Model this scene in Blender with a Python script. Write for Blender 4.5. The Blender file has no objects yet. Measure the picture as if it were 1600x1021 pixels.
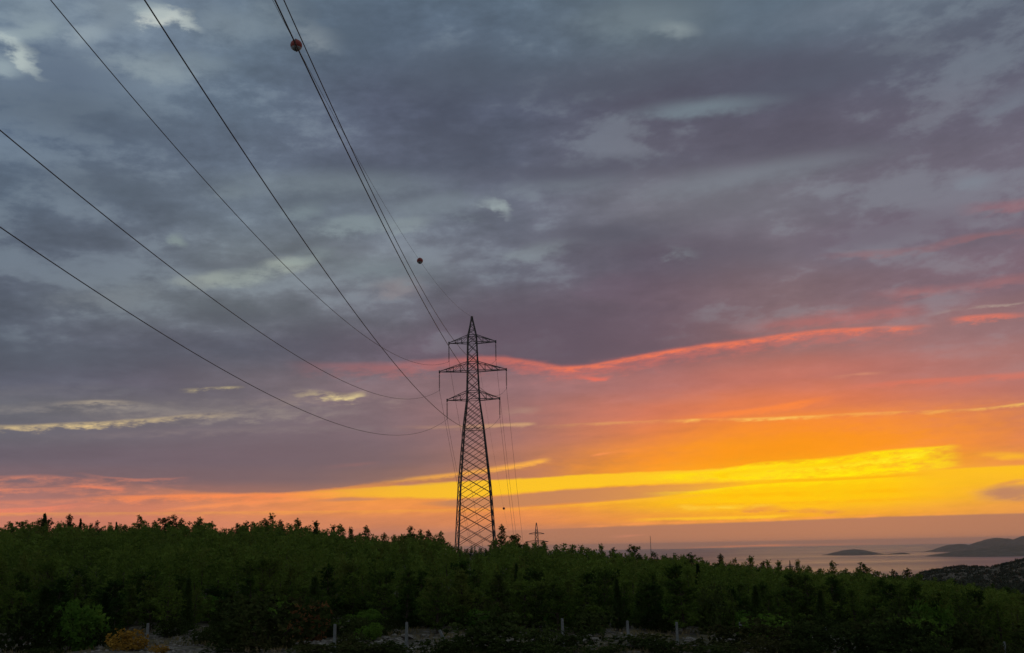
import bpy, bmesh, math, random
import numpy as np
from mathutils import Vector, Matrix, noise as mnoise

random.seed(7)
scene = bpy.context.scene
COL = scene.collection

# ---------------------------------------------------------------- camera
FPX, ROLL, HORIZON = 1556.0, math.radians(1.05), 855.5
PITCH = math.atan2((HORIZON - 510.5) * math.cos(ROLL), FPX)
_F = np.array([0, math.cos(PITCH), math.sin(PITCH)])
_U0 = np.array([0, -math.sin(PITCH), math.cos(PITCH)])
_R0 = np.array([1.0, 0, 0])
_R = _R0 * math.cos(ROLL) - _U0 * math.sin(ROLL)
_U = _R0 * math.sin(ROLL) + _U0 * math.cos(ROLL)

cam_data = bpy.data.cameras.new('camera')
cam_data.sensor_width = 36.0
cam_data.lens = FPX / 1600 * 36.0
cam_data.clip_start = 0.1
cam_data.clip_end = 200000.0
cam = bpy.data.objects.new('camera', cam_data)
COL.objects.link(cam)
m = Matrix.Identity(4)
for i in range(3):
    m[i][0], m[i][1], m[i][2] = _R[i], _U[i], -_F[i]
cam.matrix_world = m
scene.camera = cam


def direction(px, py):
    """Bearing of a sighting in the photograph, as a unit vector."""
    v = _F * FPX + _R * (px - 800) + _U * (510.5 - py)
    return v / np.linalg.norm(v)


def at(px, py, y):
    """Point on that bearing at the distance y in front of the camera."""
    d = direction(px, py)
    return Vector(d * (y / d[1]))


def bearing(px, py):
    d = direction(px, py)
    return math.degrees(math.atan2(d[0], d[1])), math.degrees(math.asin(d[2]))


def lin(c):
    out = []
    for v in c[:3]:
        v = v / 255.0
        out.append(v / 12.92 if v <= 0.04045 else ((v + 0.055) / 1.055) ** 2.4)
    return (*out, 1.0)


# ---------------------------------------------------------------- small node language
class S:
    """A socket with arithmetic; everything goes into S.nt."""
    nt = None

    def __init__(self, sock):
        self.s = sock

    def __add__(self, o): return op('ADD', self, o)
    def __radd__(self, o): return op('ADD', o, self)
    def __sub__(self, o): return op('SUBTRACT', self, o)
    def __rsub__(self, o): return op('SUBTRACT', o, self)
    def __mul__(self, o): return op('MULTIPLY', self, o)
    def __rmul__(self, o): return op('MULTIPLY', o, self)
    def __truediv__(self, o): return op('DIVIDE', self, o)


def put(sock, v):
    if isinstance(v, S):
        S.nt.links.new(v.s, sock)
    else:
        sock.default_value = v


def op(kind, a, b=None, c=None, clamp=False):
    n = S.nt.nodes.new('ShaderNodeMath')
    n.operation = kind
    n.use_clamp = clamp
    put(n.inputs[0], a)
    if b is not None:
        put(n.inputs[1], b)
    if c is not None:
        put(n.inputs[2], c)
    return S(n.outputs[0])


def smooth(x, a, b):
    n = S.nt.nodes.new('ShaderNodeMapRange')
    n.interpolation_type = 'SMOOTHSTEP'
    put(n.inputs[0], x); put(n.inputs[1], a); put(n.inputs[2], b)
    n.inputs[3].default_value = 0.0; n.inputs[4].default_value = 1.0
    return S(n.outputs[0])


def fall(x, a, b):
    r = smooth(x, a, b)
    r.s.node.inputs[3].default_value = 1.0; r.s.node.inputs[4].default_value = 0.0
    return r


def vec(x, y, z=0.0):
    n = S.nt.nodes.new('ShaderNodeCombineXYZ')
    put(n.inputs[0], x); put(n.inputs[1], y); put(n.inputs[2], z)
    return S(n.outputs[0])


def fbm(v, scale, detail=4.0, rough=0.55, dist=0.0):
    n = S.nt.nodes.new('ShaderNodeTexNoise')
    n.noise_dimensions = '3D'
    put(n.inputs['Vector'], v)
    n.inputs['Scale'].default_value = scale
    n.inputs['Detail'].default_value = detail
    n.inputs['Roughness'].default_value = rough
    n.inputs['Distortion'].default_value = dist
    return S(n.outputs[0])


def mix(f, a, b, blend='MIX'):
    n = S.nt.nodes.new('ShaderNodeMix')
    n.data_type = 'RGBA'
    n.blend_type = blend
    put(n.inputs['Factor'], f)
    put(n.inputs[6], a); put(n.inputs[7], b)
    return S(n.outputs[2])


def ramp_node(stops, interp='LINEAR'):
    n = S.nt.nodes.new('ShaderNodeValToRGB')
    r = n.color_ramp
    r.interpolation = interp
    for p, c in stops:
        e = r.elements.new(min(0.9995, max(0.0005, p))); e.color = c
    r.elements[0].color = stops[0][1]
    r.elements[len(r.elements) - 1].color = stops[-1][1]
    return n


def ramp(f, stops, interp='LINEAR'):
    n = ramp_node(stops, interp)
    put(n.inputs[0], f)
    return S(n.outputs[0])


# ---------------------------------------------------------------- world: evening cloud deck over a clear band in the west
SUN_AZ, SUN_EL = 17.0, 2.2
world = bpy.data.worlds.new('World')
scene.world = world
world.use_nodes = True
S.nt = world.node_tree
S.nt.nodes.clear()
# the slow drift of colour over the western sky, as sighted: rows by height in the photograph, columns every 200 pixels
SIGHTED = {
    30: [(112, 129, 144), (112, 127, 144), (107, 124, 141), (95, 113, 131), (95, 113, 129), (102, 119, 130), (96, 111, 126), (99, 112, 126), (89, 97, 113)],
    130: [(90, 107, 130), (100, 115, 132), (95, 110, 127), (87, 95, 114), (85, 92, 110), (86, 86, 102), (88, 89, 106), (91, 89, 106), (98, 96, 112)],
    230: [(87, 102, 121), (90, 102, 119), (97, 109, 126), (89, 95, 114), (89, 95, 113), (94, 93, 108), (94, 91, 106), (101, 96, 110), (111, 106, 121)],
    320: [(89, 102, 117), (96, 106, 121), (109, 121, 134), (111, 121, 134), (104, 109, 124), (116, 116, 127), (118, 117, 127), (111, 106, 119), (114, 106, 120)],
    400: [(89, 98, 113), (94, 102, 116), (114, 123, 130), (114, 120, 130), (101, 105, 118), (98, 92, 107), (114, 105, 117), (114, 102, 117), (118, 100, 114)],
    470: [(91, 98, 112), (101, 108, 117), (111, 118, 125), (110, 113, 123), (103, 101, 113), (110, 94, 108), (127, 104, 110), (130, 104, 112), (135, 107, 115)],
    540: [(87, 94, 107), (97, 99, 112), (94, 97, 111), (100, 94, 109), (107, 90, 104), (111, 91, 104), (151, 111, 110), (166, 116, 114), (161, 119, 117)],
    600: [(94, 96, 110), (100, 96, 110), (114, 106, 114), (132, 110, 116), (152, 114, 118), (176, 114, 110), (208, 116, 96), (196, 114, 102), (180, 114, 108)],
    650: [(106, 106, 112), (116, 111, 116), (116, 106, 113), (130, 108, 114), (160, 114, 112), (212, 118, 90), (246, 130, 62), (230, 124, 78), (202, 122, 98)],
    700: [(100, 97, 110), (108, 98, 110), (118, 103, 112), (130, 107, 113), (168, 114, 104), (232, 132, 72), (255, 152, 30), (254, 148, 46), (226, 130, 82)],
    740:[(120,100,108),(115,98,107),(118,98,108),(150,110,100),(185,122,90),(245,150,50),(253,185,10),(255,190,20),(240,155,70)],
    775:[(165,115,110),(170,115,105),(230,140,85),(250,155,60),(240,150,70),(250,165,40),(254,190,10),(253,185,15),(245,165,70)],
    805:[(210,130,105),(220,130,100),(225,140,95),(230,140,85),(235,140,80),(245,150,60),(250,165,40),(235,150,60),(225,145,85)],
    835:[(195,125,105),(200,125,105),(200,125,102),(190,125,102),(185,125,100),(175,118,95),(175,118,92),(172,118,92),(168,120,95)],
    862:[(180,120,105),(180,120,105),(180,120,105),(175,120,102),(175,120,100),(170,118,95),(165,115,95),(165,118,95),(165,118,95)]}
SKY_AZ = [-28.0 + 4.0 * i for i in range(15)]
SKY_EL = [-1, 0, 0.7, 1.5, 2.3, 3.1, 4, 5, 6.2, 7.5, 9, 11, 13.5, 16, 19, 22, 25, 28.5, 33]


def sighted(a, e):
    """Colour of the sky at azimuth a, elevation e (degrees), read between the sightings."""
    a, e = math.radians(a), math.radians(e)
    p = np.array([math.sin(a) * math.cos(e), math.cos(a) * math.cos(e), math.sin(e)])
    k = p @ _F
    px = min(1600, max(0, 800 + FPX * (p @ _R) / k)); py = min(862, max(30, 510.5 - FPX * (p @ _U) / k))
    rows = sorted(SIGHTED)
    j = max(i for i in range(len(rows) - 1) if rows[i] <= py)
    fy = (py - rows[j]) / (rows[j + 1] - rows[j])
    i = min(int(px // 200), 7)
    fx = px / 200 - i
    q = [np.array(SIGHTED[rows[r]][c], float) for r, c in ((j, i), (j, i + 1), (j + 1, i), (j + 1, i + 1))]
    return (q[0] * (1 - fx) + q[1] * fx) * (1 - fy) + (q[2] * (1 - fx) + q[3] * fx) * fy


SKY = [(e, [lin(sighted(a, e)) for a in SKY_AZ]) for e in SKY_EL]
PINK = [(440, 566), (540, 570), (620, 570), (690, 563), (750, 559), (810, 562), (850, 571), (890, 576), (930, 571),
        (980, 561), (1040, 550), (1100, 541), (1180, 531), (1260, 520), (1330, 515), (1400, 513), (1466, 508)]
# the cloud deck: (x, y, half width, half height, colour, strength, tilt)
SKY_BLOBS = [
    (138, 52, 42, 16, (160, 174, 180), 0.48, 15),
    (232, 104, 80, 22, (146, 160, 166), 0.56, 0),
    (320, 100, 50, 20, (135, 150, 158), 0.4, 0),
    (500, 62, 46, 28, (142, 152, 158), 0.56, -20),
    (440, 25, 60, 40, (125, 138, 146), 0.4, 0),
    (775, 328, 26, 13, (165, 178, 178), 0.64, -30),
    (690, 324, 90, 22, (124, 136, 144), 0.48, 5),
    (555, 352, 60, 17, (140, 154, 158), 0.6, 6),
    (280, 377, 20, 14, (138, 152, 150), 0.64, 20),
    (310, 440, 50, 14, (150, 158, 154), 0.56, 6),
    (445, 415, 40, 14, (165, 172, 160), 0.48, 10),
    (850, 390, 60, 15, (134, 144, 150), 0.52, 8),
    (1065, 396, 28, 12, (130, 140, 146), 0.48, -15),
    (370, 410, 70, 14, (92, 96, 106), 0.4, 8),
    (960, 450, 70, 26, (108, 92, 108), 0.4, 0),
    (470, 330, 40, 14, (128, 142, 148), 0.6, 6),
    (640, 350, 44, 12, (138, 150, 154), 0.6, 4),
    (720, 345, 30, 10, (132, 146, 152), 0.6, -8),
    (500, 395, 40, 12, (130, 142, 146), 0.6, 10),
    (345, 432, 30, 11, (150, 158, 152), 0.6, 8),
    (360, 300, 50, 12, (122, 134, 142), 0.5, 4),
    (210, 452, 60, 16, (120, 128, 134), 0.5, 6),
    (165, 470, 80, 18, (118, 124, 130), 0.5, 4),
    (60, 30, 50, 26, (135, 150, 160), 0.5, 0),
    (180, 20, 60, 24, (132, 146, 156), 0.5, 0),
    (350, 40, 60, 30, (128, 142, 152), 0.5, 0),
    (620, 450, 50, 16, (140, 128, 130), 0.5, 0),
    (8, 60, 34, 14, (172, 187, 190), 0.65, 10),
    (30, 84, 44, 14, (190, 202, 198), 0.75, -30),
    (2, 104, 34, 16, (164, 180, 184), 0.6, 0),
    (60, 50, 40, 14, (150, 166, 172), 0.6, 20),
    (256, 24, 36, 13, (204, 211, 204), 0.8, 10),
    (284, 34, 28, 11, (192, 202, 198), 0.65, -20),
    (240, 14, 40, 12, (160, 174, 178), 0.5, 0),
    (382, 432, 52, 14, (150, 160, 156), 0.6, 6),
    (432, 418, 58, 14, (156, 166, 160), 0.65, 14),
    (470, 409, 36, 10, (152, 164, 160), 0.6, 10),
]
SOFT_BLOBS = [
    (1055, 45, 46, 16, (140, 152, 156), 0.8, -8),
    (1000, 30, 130, 30, (116, 130, 138), 0.6, 0),
    (1105, 168, 130, 17, (118, 132, 142), 0.85, 0),
    (600, 424, 110, 30, (122, 134, 140), 0.6, 0),
    (1170, 275, 230, 22, (124, 130, 140), 0.7, 3),
    (880, 292, 130, 18, (116, 124, 134), 0.55, 3),
    (520, 287, 200, 22, (120, 132, 140), 0.6, 2),
    (1520, 286, 30, 12, (130, 138, 150), 0.6, 0),
    (1580, 156, 70, 18, (114, 120, 134), 0.7, 8),
    (1350, 12, 200, 24, (112, 122, 136), 0.5, 0),
    (110, 120, 120, 50, (86, 100, 120), 0.6, 0),
    (120, 175, 200, 40, (84, 96, 110), 0.5, 0),
    (720, 110, 160, 60, (80, 88, 102), 0.6, 0),
    (950, 130, 200, 40, (82, 88, 102), 0.6, 0),
    (1300, 110, 220, 34, (84, 90, 104), 0.5, 4),
    (900, 265, 200, 22, (86, 88, 102), 0.6, 2),
    (960, 365, 110, 24, (86, 86, 99), 0.7, -3),
    (180, 290, 130, 30, (86, 97, 110), 0.5, 0),
    (1390, 360, 160, 26, (105, 92, 108), 0.5, 4),
    (60, 560, 160, 30, (86, 92, 104), 0.5, 0),
]
# lit cloud edges: (line, half width above, half width below, colour, weights, wobble, patchiness)
SKY_STREAKS = [
    ([(0, 640), (150, 635), (300, 640)], 0.35, 0.4, (148, 140, 136), [(0, 0.5), (200, 0.6), (310, 0)], 0.5, 0.22),
    ([(180, 652), (400, 648), (580, 640)], 0.4, 0.45, (152, 138, 132), [(160, 0), (300, 0.6), (500, 0.5), (600, 0)], 0.6, 0.2),
    ([(380, 630), (520, 624), (660, 628)], 0.35, 0.4, (158, 138, 130), [(370, 0), (480, 0.6), (600, 0.5), (670, 0)], 0.6, 0.2),
    ([(60, 684), (300, 674), (520, 669), (640, 672)], 0.25, 0.3, (138, 124, 124), [(40, 0), (250, 0.5), (520, 0.6), (650, 0)], 0.5, 0.22),
    ([(0, 612), (120, 606), (260, 612)], 0.4, 0.5, (112, 110, 118), [(0, 0.5), (180, 0.6), (270, 0)], 0.6, 0.25),
    ([(0, 756), (120, 757), (300, 760), (400, 762)], 0.12, 0.2, (206, 130, 108), [(0, 0.5), (200, 0.6), (400, 0.3), (420, 0)], 0.4, 0.16),
    ([(60, 771), (200, 769), (350, 764)], 0.10, 0.16, (222, 132, 100), [(40, 0), (150, 0.6), (360, 0)], 0.4, 0.16),
    ([(0, 784), (150, 781), (300, 785)], 0.14, 0.2, (226, 134, 102), [(0, 0.5), (200, 0.6), (310, 0)], 0.4, 0.16),
    ([(1490, 500), (1540, 497), (1590, 494)], 0.22, 0.30, (232, 120, 98), [(1480, 0), (1510, 0.8), (1570, 0.7), (1600, 0.2)], 0.5),
    ([(1290, 400), (1440, 391), (1500, 374), (1560, 367), (1600, 362)], 0.3, 0.3, (156, 104, 106), [(1270, 0), (1350, 0.4), (1440, 0.3), (1520, 0.5), (1600, 0.3)], 0.5),
    ([(1500, 328), (1560, 325), (1600, 320)], 0.45, 0.45, (160, 108, 114), [(1490, 0), (1550, 0.45), (1600, 0.6)], 0.4),
    ([(1360, 462), (1430, 457), (1500, 450), (1600, 434)], 0.4, 0.4, (180, 112, 110), [(1340, 0), (1430, 0.5), (1500, 0.2), (1570, 0.4), (1600, 0.3)], 0.4),
    ([(1150, 516), (1260, 503), (1400, 488)], 0.5, 0.5, (188, 108, 104), [(1130, 0), (1260, 0.5), (1400, 0.5), (1460, 0)], 0.4),
    ([(1450, 492), (1520, 480), (1570, 478), (1600, 474)], 0.12, 0.16, (182, 162, 150), [(1440, 0), (1500, 0.35), (1530, 0.7), (1570, 0.9), (1600, 0.6)], 0.3, 0.2),
    ([(900, 588), (935, 594), (960, 590)], 0.2, 0.2, (235, 112, 92), [(895, 0), (930, 0.9), (945, 0.7), (960, 0)], 0.35),
    ([(1330, 604), (1400, 598), (1500, 592), (1600, 584)], 0.18, 0.3, (226, 116, 92), [(1310, 0), (1400, 0.5), (1600, 0.5)], 0.4),
    ([(1300, 589), (1340, 585), (1385, 582)], 0.1, 0.14, (214, 142, 112), [(1290, 0), (1350, 0.6), (1390, 0)], 0.08),
    ([(1060, 654), (1140, 646), (1220, 635), (1305, 620)], 0.2, 0.4, (255, 136, 62), [(1040, 0), (1140, 0.7), (1250, 0.8), (1310, 0)], 0.2),
    ([(840, 667), (920, 662), (1000, 659), (1080, 656), (1150, 655), (1250, 652), (1350, 646), (1450, 643), (1540, 639), (1600, 631)], 0.10, 0.16,
     (255, 206, 98), [(830, 0), (920, 0.22), (1050, 0.22), (1085, 0.8), (1120, 0.15), (1150, 0.6), (1200, 0.9), (1245, 0.9), (1290, 0.35), (1500, 0.4), (1545, 0.9), (1600, 1)], 0.2, 0.25),
    ([(120, 640), (250, 645), (400, 640), (520, 636)], 0.7, 0.8, (146, 136, 130), [(80, 0), (200, 0.55), (400, 0.45), (520, 0)], 0.5, 0.3),
    ([(90, 632), (140, 629), (190, 629), (240, 634)], 0.16, 0.2, (172, 158, 140), [(80, 0), (150, 0.8), (230, 0)], 0.5),
    ([(0, 668), (50, 667), (100, 664), (160, 662), (200, 659), (250, 655), (300, 650), (370, 646)], 0.17, 0.24, (238, 208, 146),
     [(0, 0.6), (60, 0.85), (160, 1), (200, 0.7), (260, 0.45), (320, 0.25), (380, 0)], 0.45, 0.22),
    ([(285, 610), (330, 608), (375, 606)], 0.13, 0.15, (220, 200, 142), [(280, 0), (320, 0.9), (360, 0.9), (380, 0)], 0.4, 0.2),
    ([(455, 614), (500, 617), (540, 622), (570, 616)], 0.34, 0.3, (222, 200, 146), [(450, 0), (500, 0.6), (530, 1), (560, 0.9), (575, 0)], 0.8, 0.16),
    ([(620, 668), (700, 668), (780, 665), (835, 663)], 0.16, 0.2, (208, 160, 118), [(610, 0), (720, 0.35), (790, 0.8), (825, 0.9), (840, 0)], 0.2),
    ([(780, 645), (840, 640)], 0.3, 0.3, (176, 138, 122), [(770, 0), (820, 0.6), (850, 0)], 0.3),
    ([(0, 747), (60, 744), (140, 751), (200, 752), (270, 748)], 0.14, 0.3, (228, 136, 104), [(0, 0.7), (140, 0.6), (220, 0.7), (280, 0)], 0.5, 0.25),
    ([(0, 765), (80, 765), (140, 760)], 0.12, 0.2, (232, 136, 102), [(0, 0.7), (80, 0.4), (145, 0.3), (160, 0)], 0.45),
    ([(120, 741), (190, 749), (250, 750), (290, 747)], 0.10, 0.2, (236, 138, 104), [(110, 0), (190, 0.5), (260, 0.6), (300, 0)], 0.45),
    ([(110, 760), (140, 762), (190, 764)], 0.12, 0.12, (240, 134, 98), [(100, 0), (135, 0.8), (190, 0.6), (200, 0)], 0.3),
    ([(500, 730), (560, 726), (600, 722)], 0.14, 0.2, (176, 116, 104), [(490, 0), (560, 0.8), (600, 0)], 0.2),
    ([(140, 779), (250, 776), (330, 775), (420, 774), (520, 771)], 0.16, 0.36, (255, 142, 84), [(120, 0), (200, 0.7), (330, 0.9), (520, 0.8), (560, 0)], 0.22),
    ([(0, 797), (80, 793), (145, 785)], 0.12, 0.3, (246, 134, 102), [(0, 0.7), (80, 0.6), (150, 0)], 0.4),
    ([(225, 802), (320, 791), (400, 785), (470, 780)], 0.14, 0.24, (255, 150, 88), [(220, 0), (320, 0.7), (470, 0.5), (500, 0)], 0.3),
    ([(300, 803), (420, 799), (560, 797)], 0.2, 0.3, (250, 146, 84), [(280, 0), (420, 0.6), (560, 0.3), (600, 0)], 0.3, 0.3),
    ([(600, 752), (660, 747), (720, 741), (790, 731), (830, 724), (858, 719)], 0.22, 0.20, (255, 178, 72),
     [(580, 0), (660, 0.6), (720, 0.8), (790, 0.9), (845, 1), (862, 0)], 0.35),
    ([(925, 713), (945, 709), (980, 705)], 0.12, 0.12, (255, 150, 88), [(918, 0), (935, 0.7), (960, 0.2), (1030, 0)], 0.12),
]
# broad bands: (upper edge, lower edge, softness above, below, colour, weights, wobble, patchiness)
SKY_BANDS = [
    ([(0, 690), (300, 690), (600, 680), (760, 690)], [(0, 741), (100, 744), (200, 754), (300, 768), (400, 771), (480, 767), (560, 758), (650, 746), (720, 738), (780, 730)],
     1.0, 0.09, (116, 98, 106), [(0, 0.15), (200, 0.35), (350, 0.65), (480, 0.75), (600, 0.6), (700, 0.3), (780, 0)], 0.35),
    ([(440, 772), (560, 763), (640, 758), (720, 752), (800, 749), (900, 743), (1000, 738), (1100, 734), (1200, 727)],
     [(440, 779), (560, 777), (640, 778), (720, 779), (780, 774), (860, 767), (900, 764), (1000, 758), (1100, 755), (1200, 752)],
     0.07, 0.12, (255, 198, 36), [(430, 0), (540, 0.4), (640, 0.75), (800, 0.95), (1000, 1), (1200, 1), (1300, 0)], 0.2),
    ([(650, 786), (700, 782), (760, 778), (800, 774), (860, 768), (950, 762), (1050, 757), (1200, 753)],
     [(650, 789), (700, 792), (760, 794), (800, 793), (860, 789), (950, 783), (1020, 778), (1080, 770), (1200, 757)],
     0.08, 0.10, (196, 132, 92), [(645, 0), (700, 0.9), (860, 0.9), (980, 0.7), (1080, 0.4), (1180, 0)], 0.14),
    ([(490, 782), (540, 778), (600, 779)], [(490, 784), (540, 783), (600, 781)], 0.07, 0.07, (200, 134, 98), [(480, 0), (530, 0.9), (580, 0.7), (605, 0)], 0.1),
    ([(600, 760), (640, 753), (690, 757)], [(600, 758), (640, 759), (690, 757)], 0.08, 0.07, (186, 124, 100), [(595, 0), (630, 0.8), (690, 0)], 0.12),
    ([(670, 757), (730, 747), (800, 738), (860, 728)], [(670, 758), (730, 752), (800, 748), (860, 745)], 0.10, 0.07, (182, 118, 98), [(660, 0), (720, 0.7), (840, 0.5), (900, 0)], 0.12),
    ([(900, 790), (1000, 780), (1080, 771), (1150, 765), (1300, 756), (1450, 748), (1600, 745)], [(900, 800), (1050, 800), (1200, 800), (1400, 792), (1600, 785)],
     0.12, 0.9, (255, 204, 0), [(860, 0), (1000, 0.3), (1100, 0.55), (1300, 0.6), (1450, 0.35), (1600, 0.05)], 0.2),
    ([(1000, 743), (1060, 739), (1120, 735), (1160, 727), (1200, 723), (1260, 719), (1320, 713), (1360, 706), (1420, 700), (1495, 694)],
     [(1000, 749), (1100, 751), (1200, 750), (1300, 747), (1400, 740), (1495, 728)],
     0.08, 0.16, (255, 232, 0), [(980, 0), (1060, 0.7), (1150, 0.95), (1300, 1), (1420, 0.95), (1480, 0.6), (1505, 0)], 0.36, 0.28),
    ([(1440, 736), (1520, 731), (1600, 727), (1640, 726)], [(1440, 750), (1520, 752), (1600, 756)], 0.07, 0.7, (255, 194, 26), [(1400, 0), (1460, 0.9), (1600, 0.9)], 0.1),
    ([(420, 850), (560, 839), (700, 832), (800, 829), (1000, 822), (1060, 820), (1200, 815), (1350, 809), (1450, 806), (1600, 802)], None,
     0.06, 0.1, (176, 120, 94), [(440, 0), (600, 0.5), (800, 0.9), (1000, 1), (1600, 1)], 0.05),
]
GLOW_BLOBS = [(1240, 700, 380, 52, (253, 150, 14), 0.7, 4), (1230, 768, 260, 24, (255, 204, 0), 0.6, 2)]
LOW_BLOBS = [
    (1585, 772, 52, 12, (192, 134, 98), 1.0, 0), (1570, 768, 26, 11, (188, 130, 98), 0.9, 0),
    (1605, 766, 30, 9, (190, 132, 98), 0.9, 0), (1580, 754, 22, 4, (222, 146, 80), 0.7, 8),
    (1190, 795, 34, 6, (236, 150, 60), 0.8, 0), (1265, 798, 20, 4, (232, 148, 66), 0.7, 0), (1298, 801, 22, 4, (222, 144, 74), 0.7, 0),
    (1068, 792, 16, 4, (255, 200, 60), 0.7, 0), (1092, 794, 26, 5, (255, 200, 60), 0.6, 0), (1575, 713, 44, 6, (255, 186, 40), 0.8, -6),
]
LOW_STREAKS = [
    ([(1050, 777), (1200, 772), (1400, 766), (1520, 762)], 0.16, 0.2, (255, 178, 0), [(1040, 0), (1150, 0.6), (1400, 0.6), (1530, 0)], 0.3, 0.16),
    ([(1000, 790), (1150, 788), (1300, 784), (1500, 776)], 0.14, 0.2, (250, 166, 24), [(980, 0), (1100, 0.6), (1400, 0.6), (1520, 0)], 0.35, 0.15),
    ([(1030, 796), (1110, 793), (1210, 789)], 0.12, 0.12, (255, 216, 70), [(1020, 0), (1080, 0.7), (1200, 0.5), (1220, 0)], 0.4, 0.1),
    ([(1130, 798), (1230, 799), (1320, 801)], 0.10, 0.12, (226, 142, 70), [(1120, 0), (1180, 0.8), (1300, 0.8), (1330, 0)], 0.4, 0.1),
    ([(1060, 746), (1200, 736), (1330, 725), (1460, 710)], 0.30, 0.30, (255, 184, 0), [(1040, 0), (1150, 0.7), (1400, 0.7), (1490, 0)], 0.7, 0.12),
    ([(1180, 741), (1300, 731), (1400, 716), (1470, 702)], 0.22, 0.25, (255, 246, 40), [(1160, 0), (1260, 0.7), (1420, 0.8), (1480, 0)], 0.7, 0.12),
    ([(1180, 752), (1300, 749), (1400, 744), (1460, 740)], 0.10, 0.10, (252, 176, 6), [(1150, 0), (1220, 0.7), (1400, 0.8), (1470, 0)], 0.06),
    ([(1080, 769), (1200, 757), (1300, 753), (1450, 744)], 0.08, 0.25, (255, 222, 0), [(1000, 0), (1100, 0.7), (1200, 0.9), (1350, 0.7), (1460, 0)], 0.08),
    ([(800, 795), (900, 789), (1000, 781), (1080, 774)], 0.07, 0.2, (255, 186, 46), [(790, 0.2), (900, 0.5), (1000, 0.8), (1080, 0.6), (1120, 0)], 0.08),
    ([(985, 812), (1060, 811), (1150, 809), (1240, 806)], 0.12, 0.12, (255, 194, 40), [(975, 0), (1030, 0.7), (1150, 1), (1220, 1), (1250, 0)], 0.15),
    ([(900, 824), (1000, 819), (1060, 817), (1200, 813), (1350, 807), (1480, 803)], 0.10, 0.10, (255, 156, 84), [(880, 0), (940, 0.5), (1060, 0.8), (1200, 0.8), (1370, 0.8), (1400, 0.2), (1470, 0.4), (1500, 0)], 0.14, 0.25),
    ([(955, 839), (1010, 836)], 0.1, 0.1, (204, 132, 104), [(950, 0), (985, 0.7), (1015, 0)], 0.1),
    ([(1060, 857.5), (1160, 853.5), (1235, 852), (1350, 850)], 0.07, 0.07, (255, 148, 92), [(1050, 0), (1150, 0.9), (1225, 1), (1240, 0.4), (1350, 0.3), (1400, 0)], 0.02),
]


def resample(pts, n=22):
    """Catmull-Rom through (az, value) points, as evenly spaced samples."""
    pts = sorted(pts)
    xs = [p[0] for p in pts]; ys = [p[1] for p in pts]
    out = []
    for i in range(n):
        x = xs[0] + (xs[-1] - xs[0]) * i / (n - 1)
        k = 0
        while k < len(xs) - 2 and x > xs[k + 1]:
            k += 1
        t = (x - xs[k]) / max(1e-6, xs[k + 1] - xs[k])
        s1 = (ys[k + 1] - ys[max(k - 1, 0)]) / max(1e-6, xs[k + 1] - xs[max(k - 1, 0)])
        k2 = min(k + 2, len(xs) - 1)
        s2 = (ys[k2] - ys[k]) / max(1e-6, xs[k2] - xs[k])
        h = xs[k + 1] - xs[k]
        y = (ys[k] * (2 * t**3 - 3 * t**2 + 1) + s1 * h * (t**3 - 2 * t**2 + t)
             + ys[k + 1] * (-2 * t**3 + 3 * t**2) + s2 * h * (t**3 - t**2))
        out.append((x, y))
    return out


AZ0, AZW = -36.0, 72.0
GRID_EL = [e for e, _ in SKY]
PINK_DARK = ([(600, 500), (800, 470), (1000, 490), (1200, 495), (1460, 480)], PINK, 1.6, 0.12, (96, 84, 98),
             [(620, 0), (760, 0.75), (900, 0.8), (1000, 0.55), (1150, 0.25), (1300, 0.0)], 0.1)
PINK_GLOW = ([(p[0], p[1] + 3) for p in PINK], 0.36, 0.75, (214, 110, 98),
             [(440, 0), (540, 0.2), (640, 0.35), (740, 0.5), (840, 0.6), (950, 0.6), (1300, 0.5), (1480, 0)], 0.5)
PINK_EDGE = (PINK, 0.15, 0.28, (250, 122, 84),
             [(700, 0), (780, 0.25), (850, 0.5), (890, 0.85), (950, 1), (1250, 1), (1400, 0.9), (1466, 0)], 0.34, 0.3)
FEATURES = ([('softblob', b) for b in SOFT_BLOBS] + [('blob', b) for b in SKY_BLOBS] + [('band', PINK_DARK), ('streak', PINK_GLOW), ('streak', PINK_EDGE)]
            + [('lowblob', b) for b in GLOW_BLOBS] + [('streak', s) for s in SKY_STREAKS] + [('band', b) for b in SKY_BANDS]
            + [('lowblob', b) for b in LOW_BLOBS] + [('streak', s) for s in LOW_STREAKS])


def extent(kind, f):
    """(az0, az1, el0, el1) that a feature touches."""
    if kind.endswith('blob'):
        a, e = bearing(f[0], f[1])
        r = max(f[2], f[3]) / 27.2
        ry = (f[3] + abs(math.sin(math.radians(f[6]))) * f[2]) / 27.2
        return a - r * 1.5 - 1.2, a + r * 1.5 + 1.2, e - ry * 1.5 - 1.2, e + ry * 1.5 + 1.2
    pts = list(f[0] or []) + (list(f[1] or []) if kind == 'band' else [])
    b = [bearing(*p) for p in pts]
    w = [bearing(x, pts[0][1])[0] for x, v in f[5 if kind == 'band' else 4]]
    wv = f[5 if kind == 'band' else 4]
    a0 = min(w) if wv[0][1] == 0 else -99
    a1 = max(w) if wv[-1][1] == 0 else 99
    lo, hi = min(p[1] for p in b), max(p[1] for p in b)
    if kind == 'band':
        m = max(f[2], f[3]) + 0.5
        if f[1] is None:
            lo = -99
    else:
        m = max(f[1], f[2]) + 0.6
    return a0, a1, lo - m, hi + m


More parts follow.
